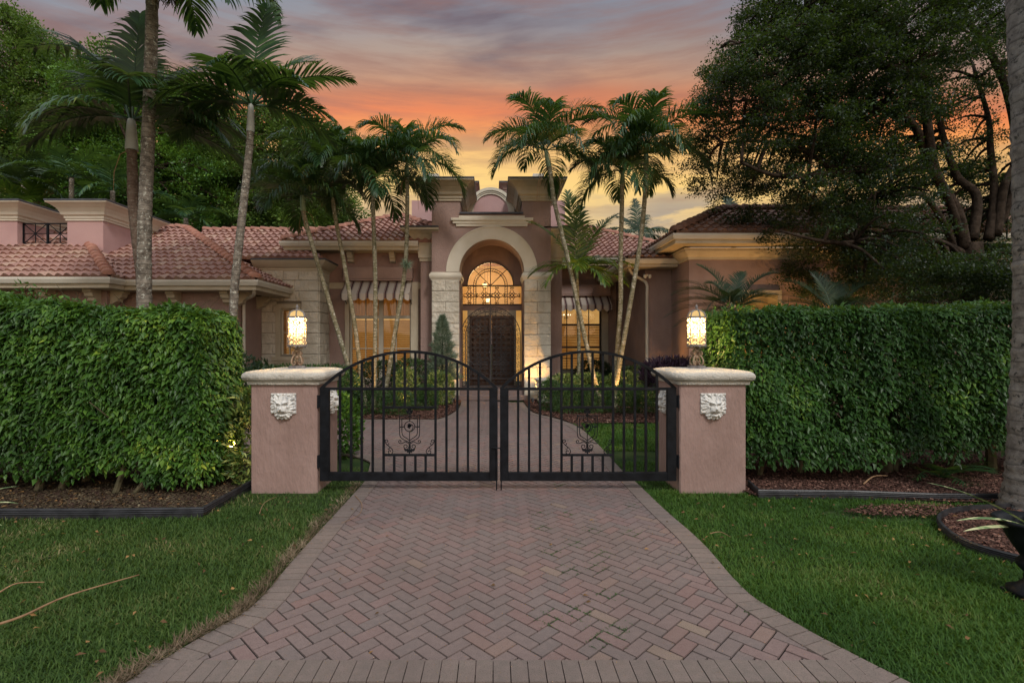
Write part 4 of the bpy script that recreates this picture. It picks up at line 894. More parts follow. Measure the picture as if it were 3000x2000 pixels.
# --- entry wall, transom, doors
IRON = .013
def arc(c, r, a0, a1, n=14): return [(c[0]+r*math.cos(R(a0+(a1-a0)*i/n)), c[1]+r*math.sin(R(a0+(a1-a0)*i/n))) for i in range(n+1)]
def spiral(c, r0, r1, a0, a1, n=18): return [(c[0]+(r0+(r1-r0)*i/n)*math.cos(R(a0+(a1-a0)*i/n)), c[1]+(r0+(r1-r0)*i/n)*math.sin(R(a0+(a1-a0)*i/n))) for i in range(n+1)]
def irontube(mb, pts, y, r=IRON, n=4): mb.tube([(p[0], y, p[1]) for p in pts], r, n)
def rosette(mb, cx, cz, s, y, r=.008):
    """quatrefoil scroll motif of radius s"""
    irontube(mb, arc((cx, cz), s*.16, 0, 360, 10), y, r)
    for q in range(4):
        a = 90*q; ux, uz = math.cos(R(a)), math.sin(R(a)); px_, pz_ = -uz, ux
        for sg in (-1, 1):
            pts = [(cx+ux*s*f+px_*sg*s*g, cz+uz*s*f+pz_*sg*s*g) for f, g in ((.16, .0), (.32, .16), (.5, .20), (.66, .06), (.80, .16), (.94, .22), (1.0, .12), (.92, .04), (.82, .08))]
            irontube(mb, pts, y, r, 4)
        a2 = a+45; irontube(mb, arc((cx+.30*s*math.cos(R(a2)), cz+.30*s*math.sin(R(a2))), s*.13, 0, 360, 8), y, r)
def doorway():
    XL, XR, YB_ = ax-ri, ax+ri, 16.0; fx, fz, fr = -.14, 3.39, .72
    b = MB(); b.box(XL, XR, YB_, YB_+.12, 2.62, 2.80); n = 28
    arcp = [(fx+fr*math.cos(R(180*i/n)), fz+fr*math.sin(R(180*i/n))) for i in range(n+1)]
    for (xa, za), (xb, zb) in zip(arcp, arcp[1:]):
        b.face([(xa, YB_, za), (xb, YB_, zb), (xb, YB_, 4.75), (xa, YB_, 4.75)]); b.face([(xa, YB_, za), (xb, YB_, zb), (xb, YB_+.12, zb), (xa, YB_+.12, za)])
    b.box(XL, fx-fr, YB_, YB_+.12, fz, 4.75); b.box(fx+fr, XR, YB_, YB_+.12, fz, 4.75)
    ew = part(b, 'entry_wall', M['pink'], label='shaded wall inside the porch')
    # door, sidelights
    b = MB(); DX0, DX1 = -.80, .60
    b.box(XL, DX0-.14, YB_, YB_+.1, .27, .42); b.box(DX1+.14, XR, YB_, YB_+.1, .27, .42)
    b.box(DX0-.06, DX0, YB_-.01, YB_+.1, .27, 2.62); b.box(DX1, DX1+.06, YB_-.01, YB_+.1, .27, 2.62); b.box(DX0, DX1, YB_-.01, YB_+.1, 2.46, 2.62); place(b.build('door_frame', M['beige']), ew)
    for x0, x1 in ((DX0+.004, (DX0+DX1)/2-.004), ((DX0+DX1)/2+.004, DX1-.004)):
        b = MB(); b.box(x0, x1, YB_+.03, YB_+.08, .28, 2.455); w_ = x1-x0
        for z0_, z1_ in ((.42, 1.05), (1.15, 1.78), (1.88, 2.36)): b.panel((x0+.09, YB_+.03, z0_), (w_-.18, 0, 0), (0, 0, z1_-z0_), (0, -1, 0), .03, .02)
        d = part(b, 'door', M['wood'], label='carved dark wood front door leaf')
    k = MB(); xk = (DX0+DX1)/2-.07; k.tube([(xk, YB_+.03, 1.32), (xk, YB_-.03, 1.32), (xk, YB_-.035, 1.32), (xk, YB_-.07, 1.32)], [.012, .012, .032, .028], 12); place(k.build('door_handle', M['pewter'], None, True), ew)
    for x0, x1 in ((XL, DX0-.06), (DX1+.06, XR)): place(MB().box(x0, x1, YB_+.05, YB_+.06, .42, 2.62).build('sidelight', M['room']), ew)
    # fanlight and transom
    tr = MB()
    tr.box(XL, XR, YB_-.04, YB_+.02, fz-.02, fz+.02); tr.box(XL, XR, YB_-.04, YB_+.02, 2.79, 2.82); tr.box(fx-.012, fx+.012, YB_-.045, YB_-.02, 2.8, fz+fr)
    for a in (45, 135): irontube(tr, [(fx, fz), (fx+fr*math.cos(R(a)), fz+fr*math.sin(R(a)))], YB_-.03, .014)
    irontube(tr, arc((fx, fz), fr, 0, 180, 30), YB_-.03, .018)
    for rr in (.53, .45): irontube(tr, arc((fx, fz), rr, 0, 180, 30), YB_-.03, .012)
    for s in (-1, 1):
        for rr in (.53, .45): irontube(tr, [(fx+s*rr, 2.8), (fx+s*rr, fz)], YB_-.03, .012)
        for q in range(7): irontube(tr, arc((fx+s*.49, 2.85+q*.08), .035, -90, 180, 8), YB_-.03, .006)
    for q in range(22):
        a = (q+.5)*180/22; irontube(tr, arc((fx+.49*math.cos(R(a)), fz+.49*math.sin(R(a))), .033, a, a+250, 8), YB_-.03, .006)
    for x in (-.80, -.33, .06, .53): 
        rosette(tr, x, 3.09, .26, YB_-.03, .013)
    for x in (-.57, -.13, .30): pass
    g = part(tr, 'transom_grille', M['iron'], label='scrollwork grille over the front door')
    gl = MB(); gl.box(XL, XR, YB_+.04, YB_+.046, 2.80, fz); gl.prism(arcp, ((0, YB_+.04, 0), (1, 0, 0), (0, 0, 1), (0, 1, 0)), .006); place(gl.build('pane', M['glass']), g)
    # foyer behind
    fo = MB(); x0, x1, y0, y1, z0_, z1_ = XL-.6, XR+.6, YB_+.13, 18.6, 2.0, 5.0
    fo.face([(x0, y1, z0_), (x1, y1, z0_), (x1, y1, z1_), (x0, y1, z1_)]); fo.face([(x0, y0, z0_), (x0, y1, z0_), (x0, y1, z1_), (x0, y0, z1_)]); fo.face([(x1, y0, z0_), (x1, y1, z0_), (x1, y1, z1_), (x1, y0, z1_)]); fo.face([(x0, y0, z1_), (x1, y0, z1_), (x1, y1, z1_), (x0, y1, z1_)]); fo.face([(x0, y0, z0_), (x1, y0, z0_), (x1, y1, z0_), (x0, y1, z0_)])
    for z in (3.3, 4.2): fo.box(x0, x1, y1-.08, y1, z, z+.07)
    part(fo, 'foyer', mat('foyer cream paint', (.62, .45, .22, 1), (.7, .52, .28, 1), 2, .8))
    li = bpy.data.lights.new('foyer_lamp', 'POINT'); li.energy = 75; li.color = (1, .68, .33); li.shadow_soft_size = .12; lo = bpy.data.objects.new('foyer_lamp', li); C.objects.link(lo); lo.location = (-.3, 17.2, 3.7)
    for (x, y, z, nm) in ((-.33, 16.7, 3.38, 'hanging_lantern'), (-.25, 17.6, 2.98, 'hanging_lantern')):
        pe = MB(); pe.lathe([(.02, .0), (.05, .02), (.07, .15), (.02, .2), (.015, .22)], (0, 0), 6); t_ = thing(nm, 'glowing brass lantern hanging behind the fanlight' if z > 3.2 else 'lower glowing lantern inside the hall behind the transom', 'lantern', (x, y, z))
        pe.tube([(0, 0, .2), (0, 0, 5-z)], .006, 4); pe2 = pe.build('chain_and_cap', M['iron']); pe2.parent = t_
        gb = MB(); gb.lathe([(.045, .02), (.075, .14), (.06, .145)], (0, 0), 6); gg = gb.build('lamp_glass', emis('warm glass', (1, .62, .22, 1), 4.5)); gg.parent = t_; gg.location.z = .004; gg.scale = (1.12, 1.12, 1)
    # wrought iron arched gate before the door
    YG = 15.45; ig = MB(); gc = (-.13, 1.80); gr = .90
    for rr in (gr, gr-.14): irontube(ig, [(gc[0]-rr, .3)]+list(reversed(arc(gc, rr, 0, 180, 32)))+[(gc[0]+rr, .3)], YG, .016)
    for q in range(20):
        a = (q+.5)*9; irontube(ig, spiral((gc[0]+(gr-.07)*math.cos(R(a)), gc[1]+(gr-.07)*math.sin(R(a))), .052, .015, a, a+320, 9), YG, .009)
    for s in (-1, 1):
        for q in range(12): irontube(ig, spiral((gc[0]+s*(gr-.07), .42+q*.12), .055, .015, 90*(q % 2)*2, 90*(q % 2)*2+320*s, 9), YG, .009)
    ig.box(gc[0]-.02, gc[0]+.02, YG-.02, YG+.02, .3, gc[1]+gr); ig.box(gc[0]-gr, gc[0]+gr, YG-.015, YG+.015, .30, .33); ig.box(gc[0]-gr+.14, gc[0]+gr-.14, YG-.012, YG+.012, .52, .545)
    for s in (-1, 1):
        for x in (.19, .36, .55):
            h = math.sqrt(max((gr-.14)**2-x*x, 0)); 
        for zz in np.arange(.62, 2.5, .155):
            for x in (.10, .245, .39, .535, .66):
                if x*x+max(zz-gc[1], 0)**2 < (gr-.2)**2:
                    irontube(ig, arc((gc[0]+s*x, zz), .066, 0, 360, 8), YG, .010); irontube(ig, arc((gc[0]+s*x+.07*s, zz+.077), .03, 0, 270, 6), YG, .009)
        rosette(ig, gc[0]+s*.36, 2.05, .28, YG-.02, .016); rosette(ig, gc[0]+s*.36, 1.0, .28, YG-.02, .014)
        for q in range(6): irontube(ig, spiral((gc[0]+s*(.1+q*.125), .425), .05, .012, 0, 330*s, 9), YG, .008)
    part(ig, 'iron_door_gate', M['doorgrille'], label='arched wrought iron scroll gate before the front door')
doorway()
# windows of the right wing behind the palm
b = MB(); b.box(6.25, 7.6, 13.56, 13.64, 1.0, 3.0); part(b, 'window_surround', M['beige'])
b = MB(); b.box(6.37, 7.48, 13.54, 13.555, 1.0, 2.88); o = part(b, 'window', roomglow('dim lit window', (.5, .2, .04, 1), (.75, .36, .09, 1), .4), label='dim lit window of the right wing behind the palms')
b = MB(); b.sweep([(5.9, 13.63), (14, 13.63)], [(0.001, 2.9), (.05, 2.9), (.07, 2.98), (.07, 3.05), (.001, 3.05)]) ; 

# ---------------------------------------------------------------- gate pillars
def lion_mesh():
    n, m_ = 110, 116; W, Hh = .27, .285; u = np.linspace(-1, 1, n); v = np.linspace(1, -1, m_); U, V_ = np.meshgrid(u, v); A = np.abs(U)
    g = lambda x, z, cx, cz, sx, sz_: np.exp(-(((x-cx)/sx)**2+((z-cz)/sz_)**2))
    rr = np.sqrt((U/.95)**2+((V_+.02)*.92)**2); th = np.arctan2(V_, U); mane = 1/(1+np.exp(-(rr-.68)*16))
    h = .010+.030*np.exp(-(rr/1.0)**6)+.030*np.exp(-((U/.60)**2+((V_-.0)/.72)**2)**1.8)
    h += .020*np.exp(-(U/.12)**2)/(1+np.exp(-(V_+.16)*14))/(1+np.exp((V_-.38)*10))
    h += .036*g(U, V_, 0, -.13, .20, .11)-.016*g(A, V_, .07, -.17, .03, .025)+.030*g(A, V_, .16, -.29, .15, .11)-.050*g(U, V_, 0, -.49, .30, .05)-.016*g(U, V_, 0, -.34, .02, .09)
    h += .032*g(U, V_, 0, -.66, .20, .08)-.044*g(A, V_, .30, .15, .13, .065)+.018*g(A, V_, .30, .135, .055, .03)
    h += .030*np.exp(-(((A-.28)/.19)**2+((V_-.31-.30*(A-.25))/.06)**2))-.016*np.exp(-(U/.035)**2)*g(0*U, V_, 0, .42, 1, .16)-.012*g(A, V_, .42, -.12, .06, .2)+.012*g(A, V_, .47, .0, .09, .12)
    h += .026*g(A, V_, .78, .64, .12, .15)-.034*g(A, V_, .78, .62, .05, .08)
    h += mane*(.006*np.sin(13*th+3*np.sin(5*rr+2*th))+.005*np.sin(23*th-7*rr))-.03*np.exp(-((V_-.80-.05*np.cos(9*U))/.05)**2)*(np.sin(15*U+1) > .1)
    h = np.maximum(h, .004)
    wlim = np.where(V_ > -.56, 1.0, .66*np.sqrt(np.clip(1-((V_+.56)/.46)**2, 0, 1))+.05*np.sin(26*V_)); wlim = np.where(V_ < -.56, wlim+.04*np.sin(40*U), wlim)
    bot = -.96+.05*np.sin(18*U); ok = (A <= wlim) & (V_ > bot)
    h = np.maximum(h, .006); X = U*W/2; Z = V_*Hh/2; Vt = np.stack([X, -h, Z], -1).reshape(-1, 3); back = Vt.copy(); back[:, 1] = .01
    i = np.arange(n*m_).reshape(m_, n); q = ok[:-1, :-1] & ok[1:, :-1] & ok[:-1, 1:] & ok[1:, 1:]
    Fc = np.stack([i[:-1, :-1][q], i[1:, :-1][q], i[1:, 1:][q], i[:-1, 1:][q]], 1).tolist(); N = n*m_
    from collections import Counter
    ed = {}
    for f in Fc:
        for a, b_ in zip(f, f[1:]+f[:1]):
            if (b_, a) in ed: del ed[(b_, a)]
            else: ed[(a, b_)] = 1
    side = [(b_, a, a+N, b_+N) for a, b_ in ed]
    me = bpy.data.meshes.new('lion_mask'); me.from_pydata(np.concatenate([Vt, back]).tolist(), [], Fc+side); me.materials.append(M['lion']); me.shade_smooth(); me.update(); return me
LION = lion_mesh()
def pillar(cx, label, side):
    t = thing('gate_pillar', label, 'gate pillar', (cx, 5.915, 0), group='stucco gate pillars'); w = .36
    b = MB(); n = 1; x0, x1, y0, y1 = cx-w, cx+w, 5.555, 6.28
    b.panelbox(x0, x1, y0, y1, -.04, 1.17, .012); b.build('shaft', M['pinkpillar'], t)
    prof = [(-.01, 1.15), (.025, 1.15), (.03, 1.178), (.028, 1.186), (.045, 1.192), (.062, 1.208), (.070, 1.232), (.068, 1.256), (.055, 1.278), (.030, 1.294), (-.02, 1.304), (-.10, 1.311), (-.2, 1.313)]
    path = []
    for (qx, qy, a0) in ((x0, y1, 180), (x0, y0, 180), (x1, y0, 270), (x1, y1, 0)): path.append((qx, qy))
    b = MB(); b.sweep([(x0, y1), (x0, y0), (x1, y0), (x1, y1)], prof, True); b.face([(x0+.2, y0+.2, 1.313), (x1-.2, y0+.2, 1.313), (x1-.2, y1-.2, 1.313), (x0+.2, y1-.2, 1.313)])
    c = b.build('cap', M['cap'], t); bv = c.modifiers.new('s', 'SUBSURF'); bv.levels = 2; bv.render_levels = 2; bv.subdivision_type = 'SIMPLE'; c.data.shade_smooth()
    l = link('lion_mask', LION, t); l.location = (0, 5.555-5.915-.002, .915)
    l2 = link('lion_mask', LION, t); l2.location = (side*(w+.002), 6.03-5.915, .915); l2.rotation_euler = (0, 0, R(90*side))
    return t
pillar(-2.29, 'pink stucco gate pillar with lion mask left of the gate', 1)
pillar(2.365, 'pink stucco gate pillar with lion mask right of the gate', -1)

# ---------------------------------------------------------------- lanterns
def lantern(cx, cy, label, rot):
    t = thing('pillar_lantern', label, 'lantern', (cx, cy, 1.312), rot, group='lit lanterns on the gate pillars')
    def bp(mb, name, m, smooth=False): o = mb.build(name, m, None, smooth); o.parent = t; return o
    b = MB(); q = [(math.cos(R(a))*(.105 if i % 2 else .085), math.sin(R(a))*(.105 if i % 2 else .085)) for i, a in enumerate(range(0, 360, 30))]
    b.prism(q, ((0, 0, 0), (1, 0, 0), (0, 1, 0), (0, 0, 1)), .016); b.prism([(x*.93, y*.93) for x, y in q], ((0, 0, .016), (1, 0, 0), (0, 1, 0), (0, 0, 1)), .012); bp(b, 'base', M['pewter'])
    b = MB(); b.tube([(0, 0, .02), (0, 0, .27)], .012, 8)
    for k in range(4):
        a = R(90*k+45); ca, sa = math.cos(a), math.sin(a)
        def rad(pts, r=.009): b.tube([(ca*p[0], sa*p[0], p[1]) for p in pts], r, 6)
        rad([(.015, .16), (.04, .15), (.062, .125), (.078, .09), (.076, .055), (.058, .035), (.035, .04), (.026, .06), (.036, .076), (.05, .07)], .010)
        rad(spiral((.045, .175), .026, .006, -90, 330, 16), .008)
        rad([(.01, .20), (.035, .225), (.06, .235), (.08, .232), (.085, .245)], .007)
    b.lathe([(.015, .185), (.03, .195), (.03, .21), (.015, .22)], (0, 0), 10); b.lathe([(.012, .1), (.025, .115), (.025, .13), (.012, .145)], (0, 0), 10)
    bp(b, 'scroll_stem', M['rust'], True)
    r = .098; z0, z1 = .262, .585; g = MB(); g.lathe([(r-.01, z0), (r-.01, z1), ((r-.01)*.96, z1+.02), ((r-.01)*.8, z1+.055), ((r-.01)*.45, z1+.075), (.02, z1+.08)], (0, 0), 24)
    bp(g, 'glass', M['lampglass'], True)
    c = MB()
    for zz in (z0, z1): c.lathe([(r-.004, zz-.011), (r+.010, zz-.011), (r+.010, zz+.011), (r-.004, zz+.011)], (0, 0), 24); 
    for k in range(6):
        a = R(60*k+30); c.tube([(r*math.cos(a), r*math.sin(a), z0), (r*math.cos(a), r*math.sin(a), z1)]+[(rr*math.cos(a), rr*math.sin(a), zz) for rr, zz in ((r*.97, z1+.022), (r*.82, z1+.058), (r*.45, z1+.080), (.012, z1+.088))], .0075, 6)
        c.lathe([(.003, z0-.03), (.007, z0-.018), (.003, z0-.006)], (r*math.cos(a), r*math.sin(a)), 6)
        # scroll ornament on each face of the cage, bent round the glass
        am = R(60*k+60)
        def onface(pts, rad=.0062):
            c.tube([((r+.001)*math.cos(am+p[0]/r), (r+.001)*math.sin(am+p[0]/r), z0+p[1]) for p in pts], rad, 4, cap=False)
        hh = z1-z0
        for zc in (hh*.2, hh*.8):
            for s in (-1, 1):
                onface([(s*x, zc+z) for x, z in ((0, .046), (.02, .046), (.034, .028), (.030, .008), (.016, .004), (.012, .016), (.022, .020))], .0066); onface([(s*x, zc-z) for x, z in ((0, .046), (.02, .046), (.034, .028), (.030, .008), (.016, .004), (.012, .016), (.022, .020))])
            onface([(-.012, zc), (.012, zc)], .006); onface([(0, zc-.014), (0, zc+.014)], .006)
        for zc in (hh*.5,):
            for s in (-1, 1):
                onface([(0, zc+.05), (s*.02, zc+.07)], .003); onface([(0, zc-.05), (s*.02, zc-.07)], .003); onface([(s*.008, zc+.03), (s*.036, zc+.03)], .006); onface([(s*.022, zc+.018), (s*.022, zc+.044)], .005); onface([(s*.008, zc-.03), (s*.036, zc-.03)], .006); onface([(s*.022, zc-.018), (s*.022, zc-.044)], .005)
    c.tube([((r+.03)*math.cos(R(70)), (r+.03)*math.sin(R(70)), .4), ((r+.002)*math.cos(R(70)), (r+.002)*math.sin(R(70)), .42)], .006, 6)
    bp(c, 'cage', M['pewter'])
    bu = MB(); bu.lathe([(.008, .34), (.02, .36), (.028, .40), (.02, .44), (.006, .46)], (0, 0), 12); bp(bu, 'bulb', M['lampbulb'], True)
    li = bpy.data.lights.new('lantern_bulb', 'POINT'); li.energy = 60; li.color = (1, .70, .36); li.shadow_soft_size = .035; lo = bpy.data.objects.new('lantern_bulb', li); C.objects.link(lo); lo.parent = t; lo.location = (0, 0, .50)
    f = MB(); f.lathe([(.01, z1+.082), (.018, z1+.09), (.010, z1+.10), (.016, z1+.108), (.017, z1+.125), (.008, z1+.14), (.004, z1+.152)], (0, 0), 8); bp(f, 'finial', M['pewter'], True)
    return t
lantern(-2.29, 5.93, 'glowing scrollwork lantern on the left gate pillar', R(14))
lantern(2.335, 5.93, 'glowing scrollwork lantern on the right gate pillar beside the hedge', R(0))

# ---------------------------------------------------------------- gate leaves
GY = 5.60
gx = lambda px: (px-CX)/F*GY
gz = lambda py: H-(py-CY)/F*GY
def leaf(x_hinge, x_lock, bars, panel, label):
    a, c = min(x_hinge, x_lock), max(x_hinge, x_lock); sgn = 1 if x_lock > x_hinge else -1
    t = thing('gate_leaf', label, 'gate', (x_hinge, GY, 0), group='black iron driveway gate leaves'); m = M['black']
    sw = .10; b = MB(); zt = gz(1138)
    hw = .10 if True else .1; lw = .092
    xs = (a, a+(hw if sgn > 0 else lw)), (c-(lw if sgn > 0 else hw), c)
    for x0, x1 in xs: b.box(x0, x1, GY-.025, GY+.025, .10, zt+.012, .003)
    b.box(xs[0][1], xs[1][0], GY-.024, GY+.024, .10, gz(1382), .003); b.build('frame', m, t)
    b = MB(); b.box(xs[0][1]-.0, xs[1][0], GY-.016, GY+.016, zt-.017, zt+.013, .002); b.build('top_rail', m, t)
    half = (c-a)/2-.01; rise = gz(1030)-zt; Rr = (half*half+rise*rise)/(2*rise); mid = (a+c)/2
    az = lambda x: zt+rise-(Rr-math.sqrt(max(Rr*Rr-(x-mid)**2, 0)))
    n = 40; b = MB(); base = len(b.v)
    for i in range(n+1):
        x = a+.005+(c-a-.01)*i/n; sl = -(x-mid)/math.sqrt(max(Rr*Rr-(x-mid)**2, 1e-6)); nx, nz = -sl/math.hypot(1, sl), 1/math.hypot(1, sl); z = az(x)
        for k in (-1, 1):
            for yy in (-.019, .019): b.v.append((x+nx*.015*k, GY+yy, z+nz*.015*k))
    for i in range(n):
        q = base+i*4; r_ = q+4
        b.f += [(q, q+1, r_+1, r_), (q+2, r_+2, r_+3, q+3), (q, r_, r_+2, q+2), (q+1, q+3, r_+3, r_+1)]
    b.build('arched_rail', m, t)
    pl, pr, zpt, zpb = gx(panel[0]), gx(panel[1]), gz(1193), gz(1332); r = .0125
    for px in bars:
        x = gx(px); inp = pl+.02 < x < pr-.02
        spans = [(zpt, az(x)-.012), (gz(1382), zpb)] if inp else [(gz(1382), az(x)-.012)]
        for z0_, z1_ in spans: b = MB(); b.box(x-r, x+r, GY-.0125, GY+.0125, z0_-.004, z1_, .002); b.build('bar', m, t)
    for z in (zpt, zpb): b = MB(); b.box(pl, pr, GY-.0115, GY+.0115, z-.0125, z+.0125, .002); b.build('panel_rail', m, t)
    # wrought ornament: shield, circle, scrolls
    o = MB(); cxp = (pl+pr)/2; s = GY/F/5.225
    def T(x, y): return (cxp+(x-624)*s, gz(1150+y/5.225))
    def tb(pts, rad=.0048, mir=True, sm_=True):
        for mm in ((1, -1) if mir else (1,)):
            q = [T(624+mm*(p[0]-624), p[1]) for p in pts]; q3 = [(x, GY, z) for x, z in q]
            if sm_: q3 = catmull(q3, 4)
            o.tube(q3, rad, 5)
    tb([(470,350), (470,520), (472,640)], sm_=False); tb([(472,640), (485,680), (520,710), (570,735), (622,758)]); tb([(465,345), (500,352), (550,360), (600,345), (622,310)])
    tb([(505,392), (505,600)], sm_=False); tb([(505,600), (515,645), (545,675), (585,700), (622,732)]); tb([(505,392), (550,388), (595,375), (620,350)])
    tb([(624+78*math.cos(R(q)), 515-78*math.sin(R(q))) for q in range(90, 271, 20)]); tb([(624,310), (624,440)], sm_=False, mir=False); tb([(624,593), (624,760)], sm_=False, mir=False)
    tb([(470,522), (520,522), (548,515)], .007)
    tb([(545,520), (560,560), (600,590), (650,580), (675,540), (672,500), (645,485), (618,492)], mir=False); o.lathe([(.002, -.008), (.02*.7, 0), (.002, .008)], (0, 0), 8) if False else None
    for cx_, cz_, rr in ((618,495,26), (605,520,16), (635,505,20), (620,535,12)): 
        p = T(cx_, cz_); o.tube([(p[0], GY-.009, p[1]), (p[0], GY+.009, p[1])], rr*s*1.0, 8)
    tb([(622,770), (590,765), (560,748), (520,768), (480,775), (457,755), (462,733), (482,728), (493,742), (484,752)])
    tb([(615,775), (612,830), (585,865), (548,850), (535,820), (550,798), (580,800), (588,825), (570,832)]); tb([(545,850), (560,870), (590,868)], .007)
    # palmette plates
    leafy = [(540,860), (555,895), (580,890), (590,920), (605,905), (624,940), (643,905), (658,920), (668,890), (693,895), (708,860), (680,872), (650,850), (635,870), (624,780), (613,870), (598,850), (568,872)]
    o.prism([((p[0]-624)*s, -(p[1]-624)/5.225/F*GY) for p in leafy], ((cxp, GY-.007, gz(1150+624/5.225)), (1, 0, 0), (0, 0, 1), (0, 1, 0)), .014)
    for cx_, cz_, rr in ((600,290,22), (648,290,22), (582,275,13), (666,275,13), (624,262,22), (606,250,14), (642,248,14), (624,320,18), (590,310,12), (658,310,12)):
        p = T(cx_, cz_); o.tube([(p[0], GY-.008, p[1]), (p[0], GY+.008, p[1])], rr*s, 7)
    tb([(250,742), (252,725), (275,718), (292,735), (285,752), (270,750)]); tb([(250,740), (262,775), (300,812), (345,850), (368,890), (358,925), (325,938), (300,918), (305,888), (328,885), (335,900)]); tb([(275,790), (300,795), (308,778), (295,770)], .004); tb([(320,830), (318,855), (298,860), (292,848)], .004)
    o.build('shield_ornament', m, t)
    for z in (gz(1175), gz(1350)):
        b = MB(); x0 = x_hinge; b.box(min(x0-sgn*.03, x0), max(x0-sgn*.03, x0), GY-.03, GY+.02, z-.065, z+.065, .003); b.tube([(x0-sgn*.016, GY-.034, z-.07), (x0-sgn*.016, GY-.034, z+.07)], .011, 8); b.build('hinge', m, t)
    # drop bolt by the meeting stile
    b = MB(); xb = x_lock-sgn*.012; b.tube([(xb, GY-.035, -.045+.05), (xb, GY-.035, gz(1310))], .007, 6)
    if sgn > 0: b.tube([(xb, GY-.035, gz(1310)), (xb+.035, GY-.035, gz(1310)), (xb+.045, GY-.035, gz(1316))], .007, 6); b.tube([(xb, GY-.035, gz(1310)), (xb-.06, GY-.035, gz(1309))], .007, 6)
    b.build('drop_bolt', m, t)
    return t
leaf(gx(939), gx(1458), [996,1029,1060,1092,1124,1155,1186,1217,1247,1276,1308,1340,1371,1402], (1124,1276), 'left leaf of the black iron driveway gate, with shield ornament')
leaf(gx(1980), gx(1465), [1518,1550,1582,1614,1645,1675,1706,1736,1766,1796,1828,1860,1892,1924], (1645,1796), 'right leaf of the black iron driveway gate, with shield ornament')

# ---------------------------------------------------------------- hedges and shrubs
def hedge(name, label, x0, x1, y0, y1, z0, z1, n, size, m, stems, bulge=.125, lowcut=None, seed=0):
    t = thing(name, label, 'hedge', ((x0+x1)/2, (y0+y1)/2, 0), group='tall clipped hedges')
    topz = z1
    g = np.random.default_rng(seed); A = dict(f=(x1-x0)*(z1-z0), b=(x1-x0)*(z1-z0)*.45, t=(x1-x0)*(y1-y0)*1.3, s=(y1-y0)*(z1-z0)*1.2, i=(x1-x0)*(z1-z0)*.9); tot = sum(A.values())
    Ps, Ns = [], []
    for k, a in A.items():
        c = int(n*a/tot); u = g.random(c); v = g.random(c); w = np.minimum(g.exponential(.055, c), .3)
        if k == 'f': p = np.stack([x0+u*(x1-x0), y0+w, z0+v*(z1-z0)], 1); nn = np.tile([0, -1, .25], (c, 1))
        elif k == 'b': p = np.stack([x0+u*(x1-x0), y1-w, z0+v*(z1-z0)], 1); nn = np.tile([0, 1, .2], (c, 1))
        elif k == 't': p = np.stack([x0+u*(x1-x0), y0+v*(y1-y0), z1-w], 1); nn = np.tile([0, -.3, 1], (c, 1))
        elif k == 's':
            s = np.where(g.random(c) < .5, 1, -1); p = np.stack([np.where(s > 0, x1-w, x0+w), y0+u*(y1-y0), z0+v*(z1-z0)], 1); nn = np.stack([s*1., 0*u-.3, .2+0*u], 1)
        else: p = np.stack([x0+u*(x1-x0), y0+g.random(c)*(y1-y0), z0+v*(z1-z0)], 1); nn = g.normal(0, 1, (c, 3))
        Ps.append(p); Ns.append(nn)
    p = np.concatenate(Ps); nn = np.concatenate(Ns).astype(float)
    # rounded corners and a lumpy face
    r = .22; d = lambda q, lo, hi: np.maximum(np.maximum(lo+r-q, q-(hi-r)), 0)*np.sign(q-(lo+hi)/2)
    e = np.stack([d(p[:, 0], x0, x1), d(p[:, 1], y0, y1), np.maximum(p[:, 2]-(z1-r), 0)], 1); le = np.linalg.norm(e, axis=1); over = np.maximum(le-r, 0); p -= e/np.maximum(le, 1e-6)[:, None]*over[:, None]
    lum = lump(p+seed, 1.7)+.5*lump(p*1.0+9+seed, 4.5); p += norm(nn)*(lum*bulge)[:, None]
    if seed == 2: p[:, 2] *= 1+.06*np.clip((-4.3-p[:, 0])/1.0, 0, 1.2)
    if lowcut is not None:
        zl = lowcut(p[:, 0])+.16*lump(p*np.array([1, 1, 0])+3, 5.0); pr = np.clip((p[:, 2]-zl)/.28, 0, 1)
        keep = g.random(len(p)) < pr; p, nn = p[keep], nn[keep]
    hole = lump(p+20+seed, 2.6)-.45*(p[:, 2]-z0)/(z1-z0)
    keep = ~((hole > .36) & (g.random(len(p)) < .85)); p, nn = p[keep], nn[keep]
    c = len(p); size = size*(1+.22*lump(p+40, 2.2)); rr = g.normal(0, 1, (c, 3)); D = norm(norm(nn)*.55+np.array([0, 0, -.75])+rr*.42); N = norm(norm(nn)*1.0+np.array([0, 0, .55])+g.normal(0, .35, (c, 3)))
    Ln = g.uniform(.55, 1.4, c)*size; V, Fc = leaves(p, D, N, Ln, Ln*g.uniform(.45, .62, c)); mesh_np('foliage', V, Fc, m, t)
    for (sx, sy, tx, tz, r0) in stems:
        b = MB(); p0 = Vector((sx, sy, -.02)); p2 = Vector((tx, sy+.05, tz)); b.tube(catmull([p0, p0.lerp(p2, .35)+Vector((.03, 0, .05)), p2], 4), [r0*(1.25-.06*i) for i in range(9)], 7)
        for q in range(3):
            a = p0.lerp(p2, rnd.uniform(.5, 1)); e_ = a+Vector((rnd.uniform(-.4, .4), rnd.uniform(-.25, .1), rnd.uniform(.15, .5))); b.tube([a, a.lerp(e_, .5)+Vector((0, 0, .05)), e_], [r0*.4, r0*.3, r0*.2], 5)
        b.build('stem', M['trunk_hedge'], t)
    # thin twigs showing in the gaps
    b = MB()
    for q in range(170):
        i = g.integers(0, c); a = Vector(p[i]); a.y = a.y+.1; e_ = a+Vector((g.normal(0, .16), -abs(g.normal(0, .08)), g.normal(.05, .12))); b.tube([a, (a+e_)/2+Vector((0, 0, .02)), e_], [.004, .003, .0015], 4)
    b.build('twigs', M['trunk_hedge'], t, fix=False)['kind'] = 'stuff'
    return t
